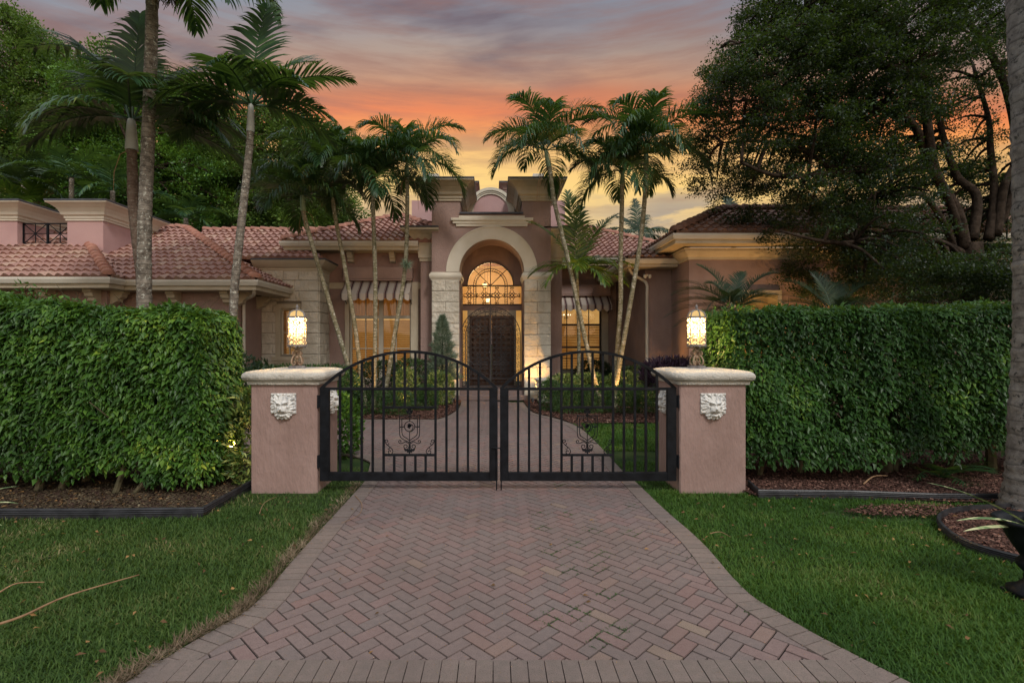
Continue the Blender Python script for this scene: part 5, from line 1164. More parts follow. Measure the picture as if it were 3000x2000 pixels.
hedge('hedge', 'dense green ficus hedge left of the gate, taller toward the left', -7.0, -3.06, 5.35, 6.30, .10, 1.96, 86000, .068, L['ficus'],
      [(-4.95, 5.55, -4.9, .8, .036), (-4.75, 5.6, -4.6, .7, .03), (-4.72, 5.9, -4.6, .9, .036), (-4.05, 5.45, -3.9, .62, .027), (-3.42, 5.7, -3.4, .7, .03), (-3.3, 5.85, -3.2, .8, .03), (-3.85, 5.45, -3.3, .7, .02)],
      lowcut=lambda x: np.where(x < -3.7, .13+.08*np.sin(x*3), .0), seed=2)
hedge('hedge', 'dense dark green ficus hedge right of the gate beside the lit lantern', 2.66, 8.2, 5.85, 6.95, .18, 2.03, 94000, .062, L['ficus2'],
      [(4.85, 6.35, 4.8, 1.0, .06), (4.95, 6.4, 5.0, 1.0, .06), (5.6, 6.3, 5.7, 1, .02), (6.3, 6.5, 6.2, 1.1, .05), (3.2, 6.2, 3.3, .9, .03), (3.75, 6.3, 3.7, .9, .03), (5.9, 6.6, 5.9, 1, .03)],
      lowcut=lambda x: .05+.12*np.clip(x-3.9, 0, 3.0), seed=5)
# wisps above the left hedge
def sprig(px, py, Y, h, label, n=26):
    b0 = P(px, py, Y); g = rng; s = g.random(n); p = np.stack([b0.x+g.normal(0, .05, n)+s*.06, np.full(n, Y)+g.normal(0, .05, n), b0.z+s*h-.1], 1)
    return p
pts = np.concatenate([sprig(q[0], q[1], 5.8, q[2], '') for q in [(20,865,.16), (60,855,.2), (95,868,.26), (130,872,.15), (230,880,.12), (2175,880,.05)]])

def blob(name, label, c, s, n, size, m, cat='shrub', group=None, box=2.5, up=.4, kind='leaf', asp=.5, drop=0.0, seed=1, parent=None):
    g = np.random.default_rng(seed+int(abs(c[0])*100)); v = norm(g.normal(0, 1, (n, 3))); v = v/ (np.sum(np.abs(v)**box, axis=1)**(1/box))[:, None]
    rad = 1-np.minimum(g.exponential(.13, n), .9); p = v*rad[:, None]*np.array(s)
    p *= (1+.13*lump(v*2+c[0]*3, 1.6))[:, None]; nn = norm(v/np.array(s)); p = p+np.array(c); k = p[:, 2] > .01; p, nn = p[k], nn[k]; c_ = len(p)
    D = norm(nn*.8+np.array([0, 0, up-drop])+g.normal(0, .45, (c_, 3))); N = norm(nn+np.array([0, 0, .6])+g.normal(0, .5, (c_, 3))); Ln = g.uniform(.6, 1.3, c_)*size
    V, Fc = leaves(p, D, N, Ln, Ln*asp, kind); o = mesh_np(name, V, Fc, m, parent)
    if not parent: tag(o, label, cat, group)
    return o
gB = 'clipped boxwood balls in the entry beds'
for i, (px, Y, w, h, lab) in enumerate([(1022, 11.5, .24, .55, 'small clipped box shrub nearest the left gate pillar'), (1088, 11.6, .30, .56, 'clipped box shrub at the foot of the leftmost palms'), (1163, 11.5, .34, .55, 'low clipped box shrub in the middle of the left bed'), (1248, 12.3, .28, .58, 'clipped box shrub in front of the lit urn'),
        (1612, 12.2, .25, .70, 'round clipped box shrub beside the right stone pier'), (1665, 11.8, .36, .62, 'wide clipped box shrub in front of the leaning palm'), (1745, 11.8, .36, .62, 'clipped box shrub at the centre of the right bed'), (1825, 11.8, .36, .62, 'clipped box shrub before the paired palms'), (1905, 11.8, .36, .62, 'clipped box shrub nearest the right gate pillar')]):
    blob('boxwood_shrub', lab, ((px-CX)/F*Y, Y, h*.45), (w, w*.9, h*.55), 3600, .04, L['box'], group=gB, box=4)
gV = 'variegated shrubs behind the box balls'
for px, Y, w, h, lab in [(1010, 12.6, .35, .95, 'yellow green shrub beside the left gate pillar'), (1190, 12.8, .3, .95, 'lit variegated shrub below the left window'), (1290, 13.2, .35, .85, 'glowing variegated shrub by the left urn'), (1650, 13.1, .45, .80, 'variegated shrub by the right urn'), (1730, 13.2, .5, .82, 'variegated shrub at the foot of the leaning palm'), (1830, 13.2, .5, .85, 'variegated shrub behind the paired palms'), (1920, 13.0, .4, .75, 'variegated shrub near the downspout')]:
    blob('variegated_shrub', lab, ((px-CX)/F*Y, Y, h*.5), (w, w*.8, h*.5), 2200, .075, L['varieg'], group=gV, asp=.35)
gD = 'dark foundation shrubs'
for px, Y, w, h, lab in [(1110, 14.0, .6, 1.1, 'dark shrub below the left end of the big window'), (1215, 14.0, .6, 1.15, 'dark shrub below the right end of the big window'), (800, 10.2, .75, 1.15, 'dense shrub behind the left pillar cap'), (905, 10.6, .7, 1.12, 'dark shrub between left pillar and stone bay'), (975, 11.2, .55, 1.1, 'dark shrub left of the leaning palm base'), (1740, 17.5, .6, 1.0, 'ferny dark shrub below the right window'), (1850, 14.2, .5, .95, 'dark shrub at the foot of the downspout')]:
    blob('foundation_shrub', lab, ((px-CX)/F*Y, Y, h*.5), (w, .5, h*.5), 3600, .07, L['farC'] if px > 1000 else L['box'], group=gD, box=3)
blob('pittosporum_shrub', 'light green shrub just inside the gate behind the left pillar', (-2.33, 7.25, .42), (.42, .35, .46), 2600, .075, L['ficus'])
blob('variegated_shrub', 'yellow splashed shrub squeezed between left hedge and pillar', (-2.82, 5.95, .5), (.22, .35, .55), 1500, .09, L['varieg'], asp=.35)
blob('purple_shrub', 'dark purple leaved plants behind the right pillar cap', (3.6, 10.5, .95), (.55, .4, .28), 1500, .16, L['purple'], asp=.22, up=1)
tag(blob('inner_hedge', None, (-6.3, 9.4, .7), (2.2, .5, .75), 9000, .09, L['farC'], parent=None, box=4), 'dark planting seen through the left hedge', 'shrub')
tag(blob('inner_hedge', None, (7.2, 9.6, .9), (3.2, .6, 1.0), 9000, .09, L['farC'], parent=None, box=4), 'dark planting behind the right hedge', 'shrub')

# conifer in an urn by the pier, plus the empty urn on the right
def urn_profile(s=1): return [(.13*s, 0), (.15*s, .02), (.15*s, .05), (.07*s, .09), (.055*s, .14), (.08*s, .18), (.17*s, .28), (.22*s, .42), (.23*s, .50), (.27*s, .54), (.27*s, .58), (.24*s, .585), (.21*s, .55)]
M['urnstone'] = mat('pale cast urn', (.45, .42, .36, 1), (.58, .54, .47, 1), 8, .85, .6, 30)
def stone_urn(x, y, label):
    t = thing('stone_urn', label, 'urn', (x, y, 0), group='carved stone urns at the stone piers'); b = MB(); b.box(-.16, .16, -.16, .16, 0, .1, .01); o = b.build('plinth', M['urnstone']); o.parent = t
    b = MB(); b.lathe([(r, z*.95+.1) for r, z in urn_profile()], (0, 0), 24); o = b.build('bowl', M['urnstone'], None, True); o.parent = t
    b = MB()
    for k in range(14):
        a = R(360/14*k); b.tube([(.09*math.cos(a), .09*math.sin(a), .285), (.19*math.cos(a), .19*math.sin(a), .39), (.238*math.cos(a), .238*math.sin(a), .52)], .018, 5)
    o = b.build('fluting', M['urnstone'], None, True); o.parent = t; return t
stone_urn(-1.42, 13.85, 'carved stone urn holding the conifer by the left pier'); stone_urn(1.32, 13.85, 'carved stone urn standing lit by the right pier')
t = thing('conifer', 'small blue green conical conifer in the urn by the left pier', 'conifer', (-1.42, 13.85, .6)); g = np.random.default_rng(3); n = 9000; z = g.random(n)**1.35; rad = .42*(1-z)**.7*(1-np.minimum(g.exponential(.22, n), .95))*(1+.22*np.sin(z*38)+.15*g.normal(0, 1, n)); a = g.uniform(0, 6.28, n)
p = np.stack([rad*np.cos(a)-1.42, rad*np.sin(a)+13.85, .62+z*1.72], 1); D = norm(np.stack([np.cos(a), np.sin(a), .7+0*a], 1)+g.normal(0, .3, (n, 3))); V, Fc = leaves(p, D, g.normal(0, 1, (n, 3)), g.uniform(.05, .12, n), np.full(n, .012), 'blade'); mesh_np('foliage', V, Fc, L['conifer'], t)
b = MB(); b.tube([(-1.42, 13.85, .6), (-1.42, 13.85, 2.2)], [.03, .008], 6); b.build('trunk', M['trunk_dark'], t)

# ---------------------------------------------------------------- palms
def frond_mesh(base, az, el, Lr, droop, nl, Lf, wl, g, ldroop=.35, vee=.35, a_base=68, a_tip=22, start=.14, rr=.014, plumose=0.0, curve=1.25):
    N = 12; pts = [Vector(base)]; tg = []; e = el
    side = Vector((-math.sin(az), math.cos(az), 0)); bend = g.uniform(-.25, .25)
    for i in range(N):
        s = (i+.5)/N; ee = el-droop*(s**curve); aa = az+bend*s; d = Vector((math.cos(aa)*math.cos(ee), math.sin(aa)*math.cos(ee), math.sin(ee))); tg.append(d); pts.append(pts[-1]+d*(Lr/N))
    V = []; Fc = []
    b = MB(); b.tube(pts, [rr*(1-.85*i/N) for i in range(N+1)], 4, cap=False)
    for i in range(nl):
        s = start+(1-start)*(i+g.uniform(-.3, .3))/nl; s = min(max(s, start), .999); q = s*N; j = min(int(q), N-1); p = pts[j].lerp(pts[j+1], q-j); t = tg[j]
        nrm_ = side.cross(t)*-1; nrm_ = nrm_ if nrm_.z > 0 else -nrm_
        ln = Lf*(math.sin(math.pi*min(max((s-start*.5)/(1-start*.5), 0), 1)**.75)**.55*.85+.18)*g.uniform(.85, 1.1)*(1-.35*s)
        for sg in (-1, 1):
            an = R(a_base+(a_tip-a_base)*s**1.3+g.uniform(-7, 7)); vv = vee+g.uniform(-1, 1)*(.08+plumose)
            d = (side*sg*math.sin(an)+t*math.cos(an)+nrm_*vv).normalized(); wv = (d.cross(nrm_+side*sg*.3)).normalized(); c = p.copy(); w0 = wl*.5; k0 = len(b.v)
            b.v += [tuple(c-wv*w0*.5), tuple(c+wv*w0*.5)]
            for m_, (f, ww) in enumerate(((.3, 1.0), (.6, .85), (.85, .45))):
                step = ln*(f-(0, .3, .6)[m_]); c = c+d*step; d = (d+Vector((0, 0, -ldroop*(1+m_*.9)))).normalized(); b.v += [tuple(c-wv*w0*ww), tuple(c+wv*w0*ww)]
                q0 = k0+2*m_; b.f.append((q0, q0+1, q0+3, q0+2))
            c = c+d*ln*.2; b.v.append(tuple(c)); b.f.append((k0+6, k0+7, k0+8))
    return b
def palm(name, label, trunk, Y, r0, r1, shaft, fr, m, tm='palmslim', group=None, seed=0, shaftr=None, shaftmat='shaft', cat='palm tree', dY=0, base=None, leafm='palm', dry=0, rings=True):
    """trunk: list of (px, py) from the ground up; the last point is where the fronds leave"""
    g = random.Random(seed); pts = []
    n = len(trunk)
    for i, (px, py) in enumerate(trunk): pts.append(P(px, py, Y+dY*i/max(n-1, 1)))
    foot = pts[0].copy(); 
    if foot.z > 0.02:
        d = (pts[1]-pts[0]); d = d/max(d.z, .1); ft = pts[0]-Vector((d.x*.6, 0, 1))*foot.z; ft.z = -.03; pts.insert(0, ft)
    t = thing(name, label, cat, (pts[0].x, pts[0].y, 0), group=group)
    path = catmull(pts, 8); L_ = len(path); zt = path[-1].z; zs = zt-shaft; tr = [p for p in path if p.z <= zs]; sh = [p for p in path if p.z > zs]
    if not sh: sh = [path[-1]]
    b = MB(); dens = []
    for a, c in zip(tr, tr[1:]+[sh[0]]):
        for k in range(3): dens.append(a.lerp(c, k/3))
    dens.append(sh[0]); nd = len(dens); rad = []
    for i, p in enumerate(dens):
        s = i/nd; rad.append((r0+(r1-r0)*s)*(1+.45*math.exp(-p.z/.25))*(1+.045*g.uniform(-1, 1)))
    b.tube(dens, rad, 12); b.build('trunk', M[tm], t, True)
    if shaft > .02:
        b = MB(); s2 = [dens[-1]]+sh; ns = len(s2); sr = shaftr or r1*1.25
        b.tube(catmull(s2, 3), [sr*(1.0-.45*(i/(3*(ns-1)))**1.5)+(.0 if i else 0) for i in range(3*(ns-1)+1)], 12); b.build('crownshaft', M[shaftmat], t, True)
    top = path[-1]
    for k, f in enumerate(fr):
        az, el, Lr, dr = f[:4]; kw = dict(m); kw.update(f[4] if len(f) > 4 else {})
        b = frond_mesh(top+Vector((math.cos(R(az))*.03, math.sin(R(az))*.03, 0)), R(az), R(el), Lr, R(dr), g=g, **kw); b.build('frond', L[leafm], t, fix=False)
    if dry:
        b = MB()
        for q in range(dry):
            a = g.uniform(0, 6.28); p0 = sh[0]+Vector((math.cos(a)*.05, math.sin(a)*.05, 0)); d = Vector((math.cos(a)*.25, math.sin(a)*.25, 0)); b.tube([p0, p0+d*.6+Vector((0, 0, -.1)), p0+d+Vector((0, 0, -.45)), p0+d*1.05+Vector((0, 0, -.8))], [.01, .008, .006, .003], 4)
        b.build('dry_stalks', M['dry'], t)
    return t
def crown(n, Lr, el=(5, 84), dr=(95, 135), seed=0, back=True):
    g = random.Random(seed); out = []; a0 = g.uniform(0, 360)
    for i in range(n):
        s = i/(n-1); out.append(((a0+i*137.5) % 360, el[1]-(el[1]-el[0])*s+g.uniform(-5, 5), Lr*g.uniform(.88, 1.1), dr[0]+(dr[1]-dr[0])*(1-s)*.5+g.uniform(-12, 12)))
    return out
X = dict(nl=56, Lf=.76, wl=.034, ldroop=.32, vee=.45, a_base=62, a_tip=28, plumose=.18)      # christmas palm fronds
gP = 'slim christmas palms before the house'
YP = 12.7
palm('christmas_palm', 'leftmost leaning slim palm, crown over the stone bay', [(1040,1150), (1020,1071), (982,944), (925,752), (893,640), (885,572)], YP, .062, .055, .42, crown(14, 1.6, seed=1), X, seed=1, group=gP, dry=3)
palm('christmas_palm', 'second slim palm from the left, crown touching the dark trees', [(1066,1160), (1059,1110), (1040,957), (1007,765), (978,610), (968,480)], YP+.3, .058, .05, .42, crown(14, 1.55, seed=7), X, seed=2, group=gP)
palm('christmas_palm', 'slim upright palm standing before the left awning', [(1095,1165), (1097,1110), (1100,950), (1099,791), (1094,640), (1092,525)], YP-.1, .058, .05, .50, crown(14, 1.5, seed=3), X, seed=3, group=gP)
palm('christmas_palm', 'slim palm nearest the tower on the left, leaning away', [(1120,1165), (1133,1122), (1154,995), (1186,791), (1193,620), (1192,475)], YP+.2, .062, .05, .40, crown(15, 1.75, seed=4), X, seed=4, group=gP, dry=2)
palm('christmas_palm', 'leaning slim palm right of the tower, crown against the orange sky', [(1757,1165), (1747,1135), (1709,969), (1671,791), (1626,600), (1612,510), (1598,440)], YP, .060, .052, .45, crown(15, 1.8, seed=5), X, seed=5, group=gP, dry=5)
palm('christmas_palm', 'shorter of the paired palms on the right', [(1800,1165), (1805,1071), (1818,893), (1818,765), (1822,600), (1824,500)], YP+.25, .062, .055, .42, crown(14, 1.45, seed=6), X, seed=6, group=gP, tm='palmslim')
palm('christmas_palm', 'tallest of the slim palms, right of the pair', [(1798,1165), (1805,1122), (1837,944), (1875,714), (1890,560), (1893,420)], YP, .064, .052, .55, crown(16, 1.9, seed=8), X, seed=8, group=gP)
# tall palms on the left
gT = 'tall palms behind the left hedge'
XT = dict(nl=44, Lf=1.0, wl=.062, ldroop=.22, vee=.15, a_base=70, a_tip=30, rr=.022)
palm('tall_palm', 'tallest thick grey palm trunk rising out of the frame on the left', [(423,1250), (423,880), (423,720), (427,574), (436,350), (444,100), (446,-60), (447,-130)], 9.5, .135, .10, .6, [(a, e, 2.6, d) for a, e, d in ((0, 25, 105), (40, 40, 110), (-50, 20, 110), (-85, 0, 80), (-110, 30, 115), (-140, 15, 110), (180, 30, 110), (150, 45, 110), (100, 50, 120), (-20, 5, 90), (-65, 45, 130))], XT, tm='palmtrunk', group=gT, seed=11)
palm('tall_palm', 'palm with white swollen crownshaft beside the thick grey trunk', [(440,1250), (423,870), (406,714), (392,600), (389,520), (386,440), (385,350)], 9.9, .13, .085, .66, [(178, 22, 2.2, 50), (172, 76, 3.0, 95), (150, 58, 2.5, 70), (120, 75, 2.4, 60), (60, 70, 2.3, 55), (20, 30, 2.2, 80), (-5, 15, 2.3, 70), (-60, 35, 2.0, 80), (-130, 10, 1.8, 80), (200, 5, 1.9, 60), (90, 88, 2.2, 10), (30, 5, 2.3, 55)], XT, tm='palmbrown', group=gT, seed=12, shaftr=.115, shaftmat='shaftwhite', dry=2)
palm('tall_palm', 'tall slender palm right of the thick trunk with a grey crownshaft', [(678,1240), (685,890), (700,720), (722,520), (733,400), (735,305)], 9.6, .085, .065, .58, [(180, 42, 2.0, 70), (165, 15, 1.9, 70), (120, 65, 1.9, 50), (90, 85, 2.3, 20), (60, 65, 2.2, 45), (12, 45, 2.0, 55), (0, 15, 1.6, 60), (-30, 35, 1.6, 80), (-90, 40, 1.5, 90), (-140, 25, 1.7, 90), (35, 10, 1.7, 60), (200, 5, 1.6, 60)], dict(XT, nl=44, Lf=.8, ldroop=.12, wl=.05), tm='palmtrunk', group=gT, seed=13, shaftmat='shaftwhite', shaftr=.075)
def fruit_stalks(px, py, Y, n, label):
    b = MB(); o = P(px, py, Y); g = random.Random(9)
    for i in range(n):
        a = g.uniform(-.9, .5); p = o.copy(); d = Vector((math.cos(a)*g.uniform(.3, 1), -abs(math.sin(a))*.5, g.uniform(-.3, .2))); pts = [p.copy()]
        for k in range(5): p = p+d*.14; d = (d+Vector((0, 0, -.42))).normalized(); pts.append(p.copy())
        b.tube(pts, [.012, .011, .009, .007, .005, .003], 4, cap=False)
        for k in range(7):
            q = pts[g.randrange(2, 6)]; e = q+Vector((g.uniform(-.16, .16), g.uniform(-.1, .1), -g.uniform(.12, .38))); b.tube([q, q.lerp(e, .5)+Vector((g.uniform(-.03, .03), 0, 0)), e], [.006, .007, .004], 4, cap=False)
    return b
b = fruit_stalks(446, -90, 9.5, 26, ''); tp = [o for o in C.objects if o.name.startswith('tall_palm')][0]; b.build('flower_stalks', M['trunk_hedge'], tp, fix=False)
# palm whose grey trunk runs down the right edge
palm('royal_palm', 'thick pale grey palm trunk at the right edge of the view', [(3048,1500), (3040,1300), (3052,1000), (3053,700), (3045,300), (3030,-100), (3020,-700)], 4.95, .215, .20, .3, [], X, tm='royal', seed=14)
# young bright palm right of the tower
palm('young_palm', 'young yellow green palm between tower and leaning palm', [(1694,1160), (1696,1000), (1692,880), (1690,790)], 13.6, .05, .042, .25, [(95, 80, 2.5, 22), (40, 66, 2.3, 40), (150, 66, 2.0, 45), (75, 72, 2.4, 30), (10, 30, 1.7, 60), (175, 25, 1.3, 70), (-30, 30, 1.3, 90), (-100, 35, 1.2, 100), (-60, 10, 1.2, 80), (60, 40, 1.6, 60), (-150, 10, 1.2, 80), (0, 5, 1.4, 50)], dict(nl=34, Lf=.66, wl=.040, ldroop=.16, vee=.2, a_base=60, a_tip=25), leafm='palmyel', seed=15)
# coconut palm far behind
palm('coconut_palm', 'distant coconut palm behind the roof right of the tower', [(1868,1060), (1868,800), (1870,690)], 25, .14, .10, 0, [(a, e, 2.0, d) for a, e, d in ((90, 85, 20), (60, 65, 50), (120, 65, 55), (20, 40, 70), (160, 40, 70), (0, 10, 70), (180, 10, 65), (-30, 35, 110), (210, 30, 110), (-90, 30, 110), (45, 20, 70), (140, 10, 80))], dict(nl=34, Lf=.75, wl=.05, ldroop=.35, vee=.0, a_base=60, a_tip=30), leafm='farA' if False else 'palmgrey', tm='palmtrunk', seed=16, cat='palm tree')
palm('distant_palm', 'distant palm crown behind the right wing ridge', [(2150,1050), (2150,800), (2150,660)], 24, .14, .10, 0, [(a, e, 1.7, d) for a, e, d in ((90, 80, 30), (50, 60, 60), (130, 60, 60), (10, 35, 80), (170, 35, 80), (-30, 10, 60), (210, 10, 60))], dict(nl=30, Lf=.7, wl=.06, ldroop=.2, vee=.2), leafm='palmgrey', tm='palmtrunk', seed=17)
# date palms by the right wing
XD = dict(nl=64, Lf=.36, wl=.015, ldroop=.05, vee=.35, a_base=55, a_tip=25, rr=.012)
gd = 'pygmy date palms by the right wing'
palm('pygmy_date_palm', 'feathery pygmy date palm before the right wing, left of the pair', [(2150,1180), (2150,1000), (2150,905)], 11.3, .07, .07, 0, [(178, 30, 1.35, 60), (160, 55, 1.4, 60), (125, 72, 1.4, 45), (60, 65, 1.4, 50), (30, 45, 1.3, 65), (0, 10, 1.2, 50), (200, 5, 1.35, 60), (190, -5, 1.3, 80), (-60, 40, 1.2, 90), (-120, 45, 1.2, 90), (95, 60, 1.3, 60), (-90, 15, 1.2, 70), (210, 35, 1.2, 100), (172, 15, 1.5, 50), (185, 48, 1.5, 80), (165, 0, 1.3, 40), (145, 40, 1.3, 50), (20, 25, 1.4, 60), (12, 62, 1.5, 60)], XD, leafm='palmgrey', tm='palmbrown', seed=18, group=gd)
palm('pygmy_date_palm', 'pygmy date palm at the right, half hidden by the dark tree', [(2440,1180), (2440,1000), (2440,920)], 11.0, .07, .07, 0, [(170, 35, 1.3, 60), (130, 62, 1.3, 50), (90, 75, 1.2, 40), (50, 60, 1.3, 50), (10, 35, 1.3, 60), (-10, 15, 1.3, 50), (190, 10, 1.2, 60), (-90, 40, 1.1, 80), (30, 20, 1.4, 60), (175, 20, 1.5, 50), (5, 25, 1.5, 50), (150, 45, 1.4, 60), (20, 55, 1.5, 60), (-5, 5, 1.4, 45)], XD, leafm='palmgrey', tm='palmbrown', seed=19, group=gd)
palm('small_fan_palm', 'small arching palm seedling under the right hedge', [(2760,1440), (2755,1395)], 6.1, .015, .012, 0, [(-120, 45, .5, 60), (-60, 50, .5, 60), (200, 30, .55, 60), (-20, 35, .5, 60), (-95, 20, .45, 60)], dict(nl=16, Lf=.28, wl=.016, ldroop=.08, vee=.2), leafm='palm', tm='palmslim', seed=20, cat='palm seedling')
gb_ = 'small palms above the left wing roof'
for i, (px, py, lab, s, lm) in enumerate([(70, 540, 'feathery palm above the roof at the far left', 2.0, 'palmgrey'), (210, 520, 'palm behind the parapet block on the left', 2.1, 'palm'), (330, 560, 'palm tucked behind the thick palm trunks', 1.9, 'palm'), (75, 600, 'bright yellow green palm peeking over the left parapet', 1.5, 'palmyel'), (545, 640, 'small palm in the dark gap above the left roof', 1.4, 'palm')]):
    palm('background_palm', lab, [(px, 1050), (px, 800), (px, py)], 19, .1, .08, 0, crown(10, s, el=(5, 75), dr=(70, 90), seed=30+i), dict(nl=34, Lf=.7, wl=.05, ldroop=.15, vee=.2), leafm=lm, tm='palmtrunk', seed=30+i, group=gb_)

# ---------------------------------------------------------------- trees
def tree(name, label, base, limbs, poly, Yr, n, ncl, size, m, crad=.55, flat=.5, seed=0, dens=None, group=None, bark='trunk_dark', asp=.55, shell=None, ntw=150):
    """poly: crown outline read off the photo; Yr: its depth range; clusters of leaves fill that volume"""
    g = np.random.default_rng(seed); t = thing(name, label, 'tree', (base[0], base[1], 0), group=group)
    xs = [p[0] for p in poly]; ys = [p[1] for p in poly]; cen = []
    mid = (Yr[0]+Yr[1])/2
    while len(cen) < ncl:
        px = g.uniform(min(xs), max(xs)); py = g.uniform(min(ys), max(ys))
        if not in_poly(np.array([px]), np.array([py]), poly)[0]: continue
        if dens and g.random() > dens(px, py): continue
        Y = g.uniform(*Yr)
        if name == 'black_olive_tree' and px > 2600 and 380 < py < 770: Y = g.uniform(12.7, Yr[1])
        q = P(px, py, mid); q.y = Y; cen.append((q.x, q.y, q.z, px))
    cen = np.array([c[:3] for c in cen]); k = n//ncl
    rad = g.uniform(.6, 1.3, ncl)*crad; idx = np.repeat(np.arange(ncl), k); c = len(idx)
    off = norm(g.normal(0, 1, (c, 3)))*(g.random(c)**.5)[:, None]*1.05; off[:, 2] *= flat; sub = norm(g.normal(0, 1, (ncl*6, 3)))*.62; sub[:, 2] *= flat; off = off*.48+sub[idx*6+g.integers(0, 6, c)]; p = cen[idx]+off*rad[idx][:, None]; p[:, 2] += -.12*np.abs(off[:, 0])*rad[idx]
    D = norm(off+g.normal(0, .6, (c, 3))); N = norm(g.normal(0, .55, (c, 3))+np.array([0, 0, 1])); Ln = g.uniform(.6, 1.3, c)*size
    V, Fc = leaves(p, D, N, Ln, Ln*asp, 'quad'); mesh_np('crown', V, Fc, m, t)
    b = MB()
    for pts, r0, r1 in limbs:
        q = catmull([Vector(x) for x in pts], 5); b.tube(q, [r0+(r1-r0)*i/(len(q)-1) for i in range(len(q))], 8)
    lp = np.array([list(v) for pts, r0, r1 in limbs for v in catmull([Vector(x) for x in pts], 4)[3:]])
    for i in g.choice(ncl, min(ncl, ntw), replace=False):
        d = np.linalg.norm(lp-cen[i], axis=1); j = int(d.argmin())
        if name == 'black_olive_tree' and d[j] > 1.15: continue
        A = Vector(lp[j]); B = Vector(cen[i]); mdl = A.lerp(B, .5)+Vector((0, 0, .12*d[j]))
        b.tube(catmull([A, mdl, B], 3), [.035+.012*min(d[j], 3)-i_*.005 for i_ in range(7)], 5)
    b.build('trunk', M[bark], t, True, fix=False); return t
Z3 = lambda x, y, Y: P(2000+x/1.742, y/1.742, Y)
YT = 12.3
limbs = []
base = Z3(1500, 1700, YT); fork = Z3(1470, 1240, YT); foot = Vector((base.x, YT, -.05))
def LB(pts, r0, r1, y0=0, y1=0): limbs.append(([Z3(x, y, YT+y0+(y1-y0)*i/(len(pts)-1)) for i, (x, y) in enumerate(pts)], r0, r1))
limbs.append(([foot, base, fork], .30, .22))
LB([(1440,1270), (1400,1080), (1290,880), (1240,560), (1215,350), (1260,150), (1340,-60)], .13, .05, 0, -.6); LB([(1480,1220), (1500,1000), (1400,900), (1330,700), (1290,560), (1180,400)], .11, .04, 0, .8)
LB([(1390,1290), (1340,1150), (1230,1000), (1120,1000), (980,980)], .08, .03, 0, -1); LB([(1560,1220), (1590,1000), (1570,750), (1560,600), (1500,400)], .10, .04, 0, 1); LB([(1440,1260), (1300,900), (1150,860), (800,880), (500,900), (300,830)], .10, .03, 0, -1.5)
LB([(1235,400), (1050,340), (900,330), (700,330), (450,380), (200,420)], .10, .025, -.5, -1); LB([(1560,1220), (1680,1000), (1700,700), (1640,420), (1550,240), (1450,100), (1400,-60)], .11, .05, .2, .5); LB([(1600,1200), (1640,950), (1700,820), (1800,500)], .11, .05, 0, .5); LB([(1215,350), (1000,150), (700,60), (450,20)], .08, .03, -.5, -1); LB([(1260,870), (1180,640), (1000,560), (700,600), (350,620)], .1, .03, 0, -1)
LB([(1050,340), (850,220), (650,170), (420,190), (200,240)], .06, .02, -.7, -1.2); LB([(900,330), (700,440), (480,500), (200,520)], .06, .02, -.8, -.4); LB([(800,880), (600,760), (380,720), (200,730)], .07, .02, -.9, -.3); LB([(1000,560), (820,680), (620,700), (420,640)], .06, .02, -.5, .6); LB([(1215,350), (1080,250), (980,60), (940,-60)], .07, .03, -.3, .3)
LB([(1430,1290), (1300,1230), (1100,1190), (800,1240), (500,1180)], .08, .03, 0, -1.4)
polyT = [(2160,50), (2280,10), (2400,-80), (3120,-80), (3120,880), (2560,890), (2420,850), (2380,790), (2330,720), (2270,660), (2200,600), (2200,540), (2130,520), (2100,490), (2080,400), (2060,350), (2055,250), (2140,215), (2110,140), (2130,100)]
def densT(px, py):
    d = 1.0
    if px > 2640 and py < 620: d = .42
    if px > 2640 and 330 < py < 640: d = .27
    if 2560 < px and 600 < py < 760: d = .32
    if px < 2480 and 560 < py < 740: d = .5
    if px < 2450 and 330 < py < 480: d = .6
    return d
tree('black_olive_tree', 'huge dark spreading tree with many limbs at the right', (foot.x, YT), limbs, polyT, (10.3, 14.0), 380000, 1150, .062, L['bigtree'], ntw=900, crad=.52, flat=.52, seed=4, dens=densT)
def simple_limbs(px, Y, top, n, spread, r, g=random.Random(5)):
    b_ = P(px, 1005, Y); b_.z = -.05; out = []; f = Vector((b_.x, Y, P(px, 700, Y).z)); out.append(([b_, b_.lerp(f, .5)+Vector((.2, 0, 0)), f], r, r*.7))
    for i in range(n): 
        e = P(px+g.uniform(-spread, spread), top+g.uniform(0, 220), Y); e.y += g.uniform(-2, 2); out.append(([f, f.lerp(e, .5)+Vector((g.uniform(-.6, .6), 0, g.uniform(-.3, .5))), e], r*.5, r*.12))
    return out
gF = 'trees behind the left wing'
tree('loose_tree', 'tall loose leafed tree rising at the far left', (P(90, 1005, 24).x, 24), simple_limbs(90, 24, 120, 8, 180, .35), [(-60,130), (-10,80), (60,60), (120,90), (190,130), (260,200), (320,290), (340,420), (300,520), (-60,560)], (22, 26), 110000, 460, .125, L['farA'], ntw=260, crad=.85, flat=.7, seed=21, group=gF, dens=lambda x, y: .55 if (130 < x and 150 < y < 330) else 1, bark='trunk_hedge')
tree('loose_tree', 'dense green tree filling the view behind the thick palm trunks', (P(430, 1005, 23).x, 23), simple_limbs(430, 23, 230, 8, 160, .35), [(230,270), (330,210), (450,200), (560,250), (640,330), (690,430), (700,560), (640,690), (250,690), (220,480)], (21, 25), 110000, 460, .125, L['farB'], ntw=260, crad=.85, flat=.7, seed=22, group=gF, dens=lambda x, y: .5 if (500 < x < 620 and y > 480) else 1)
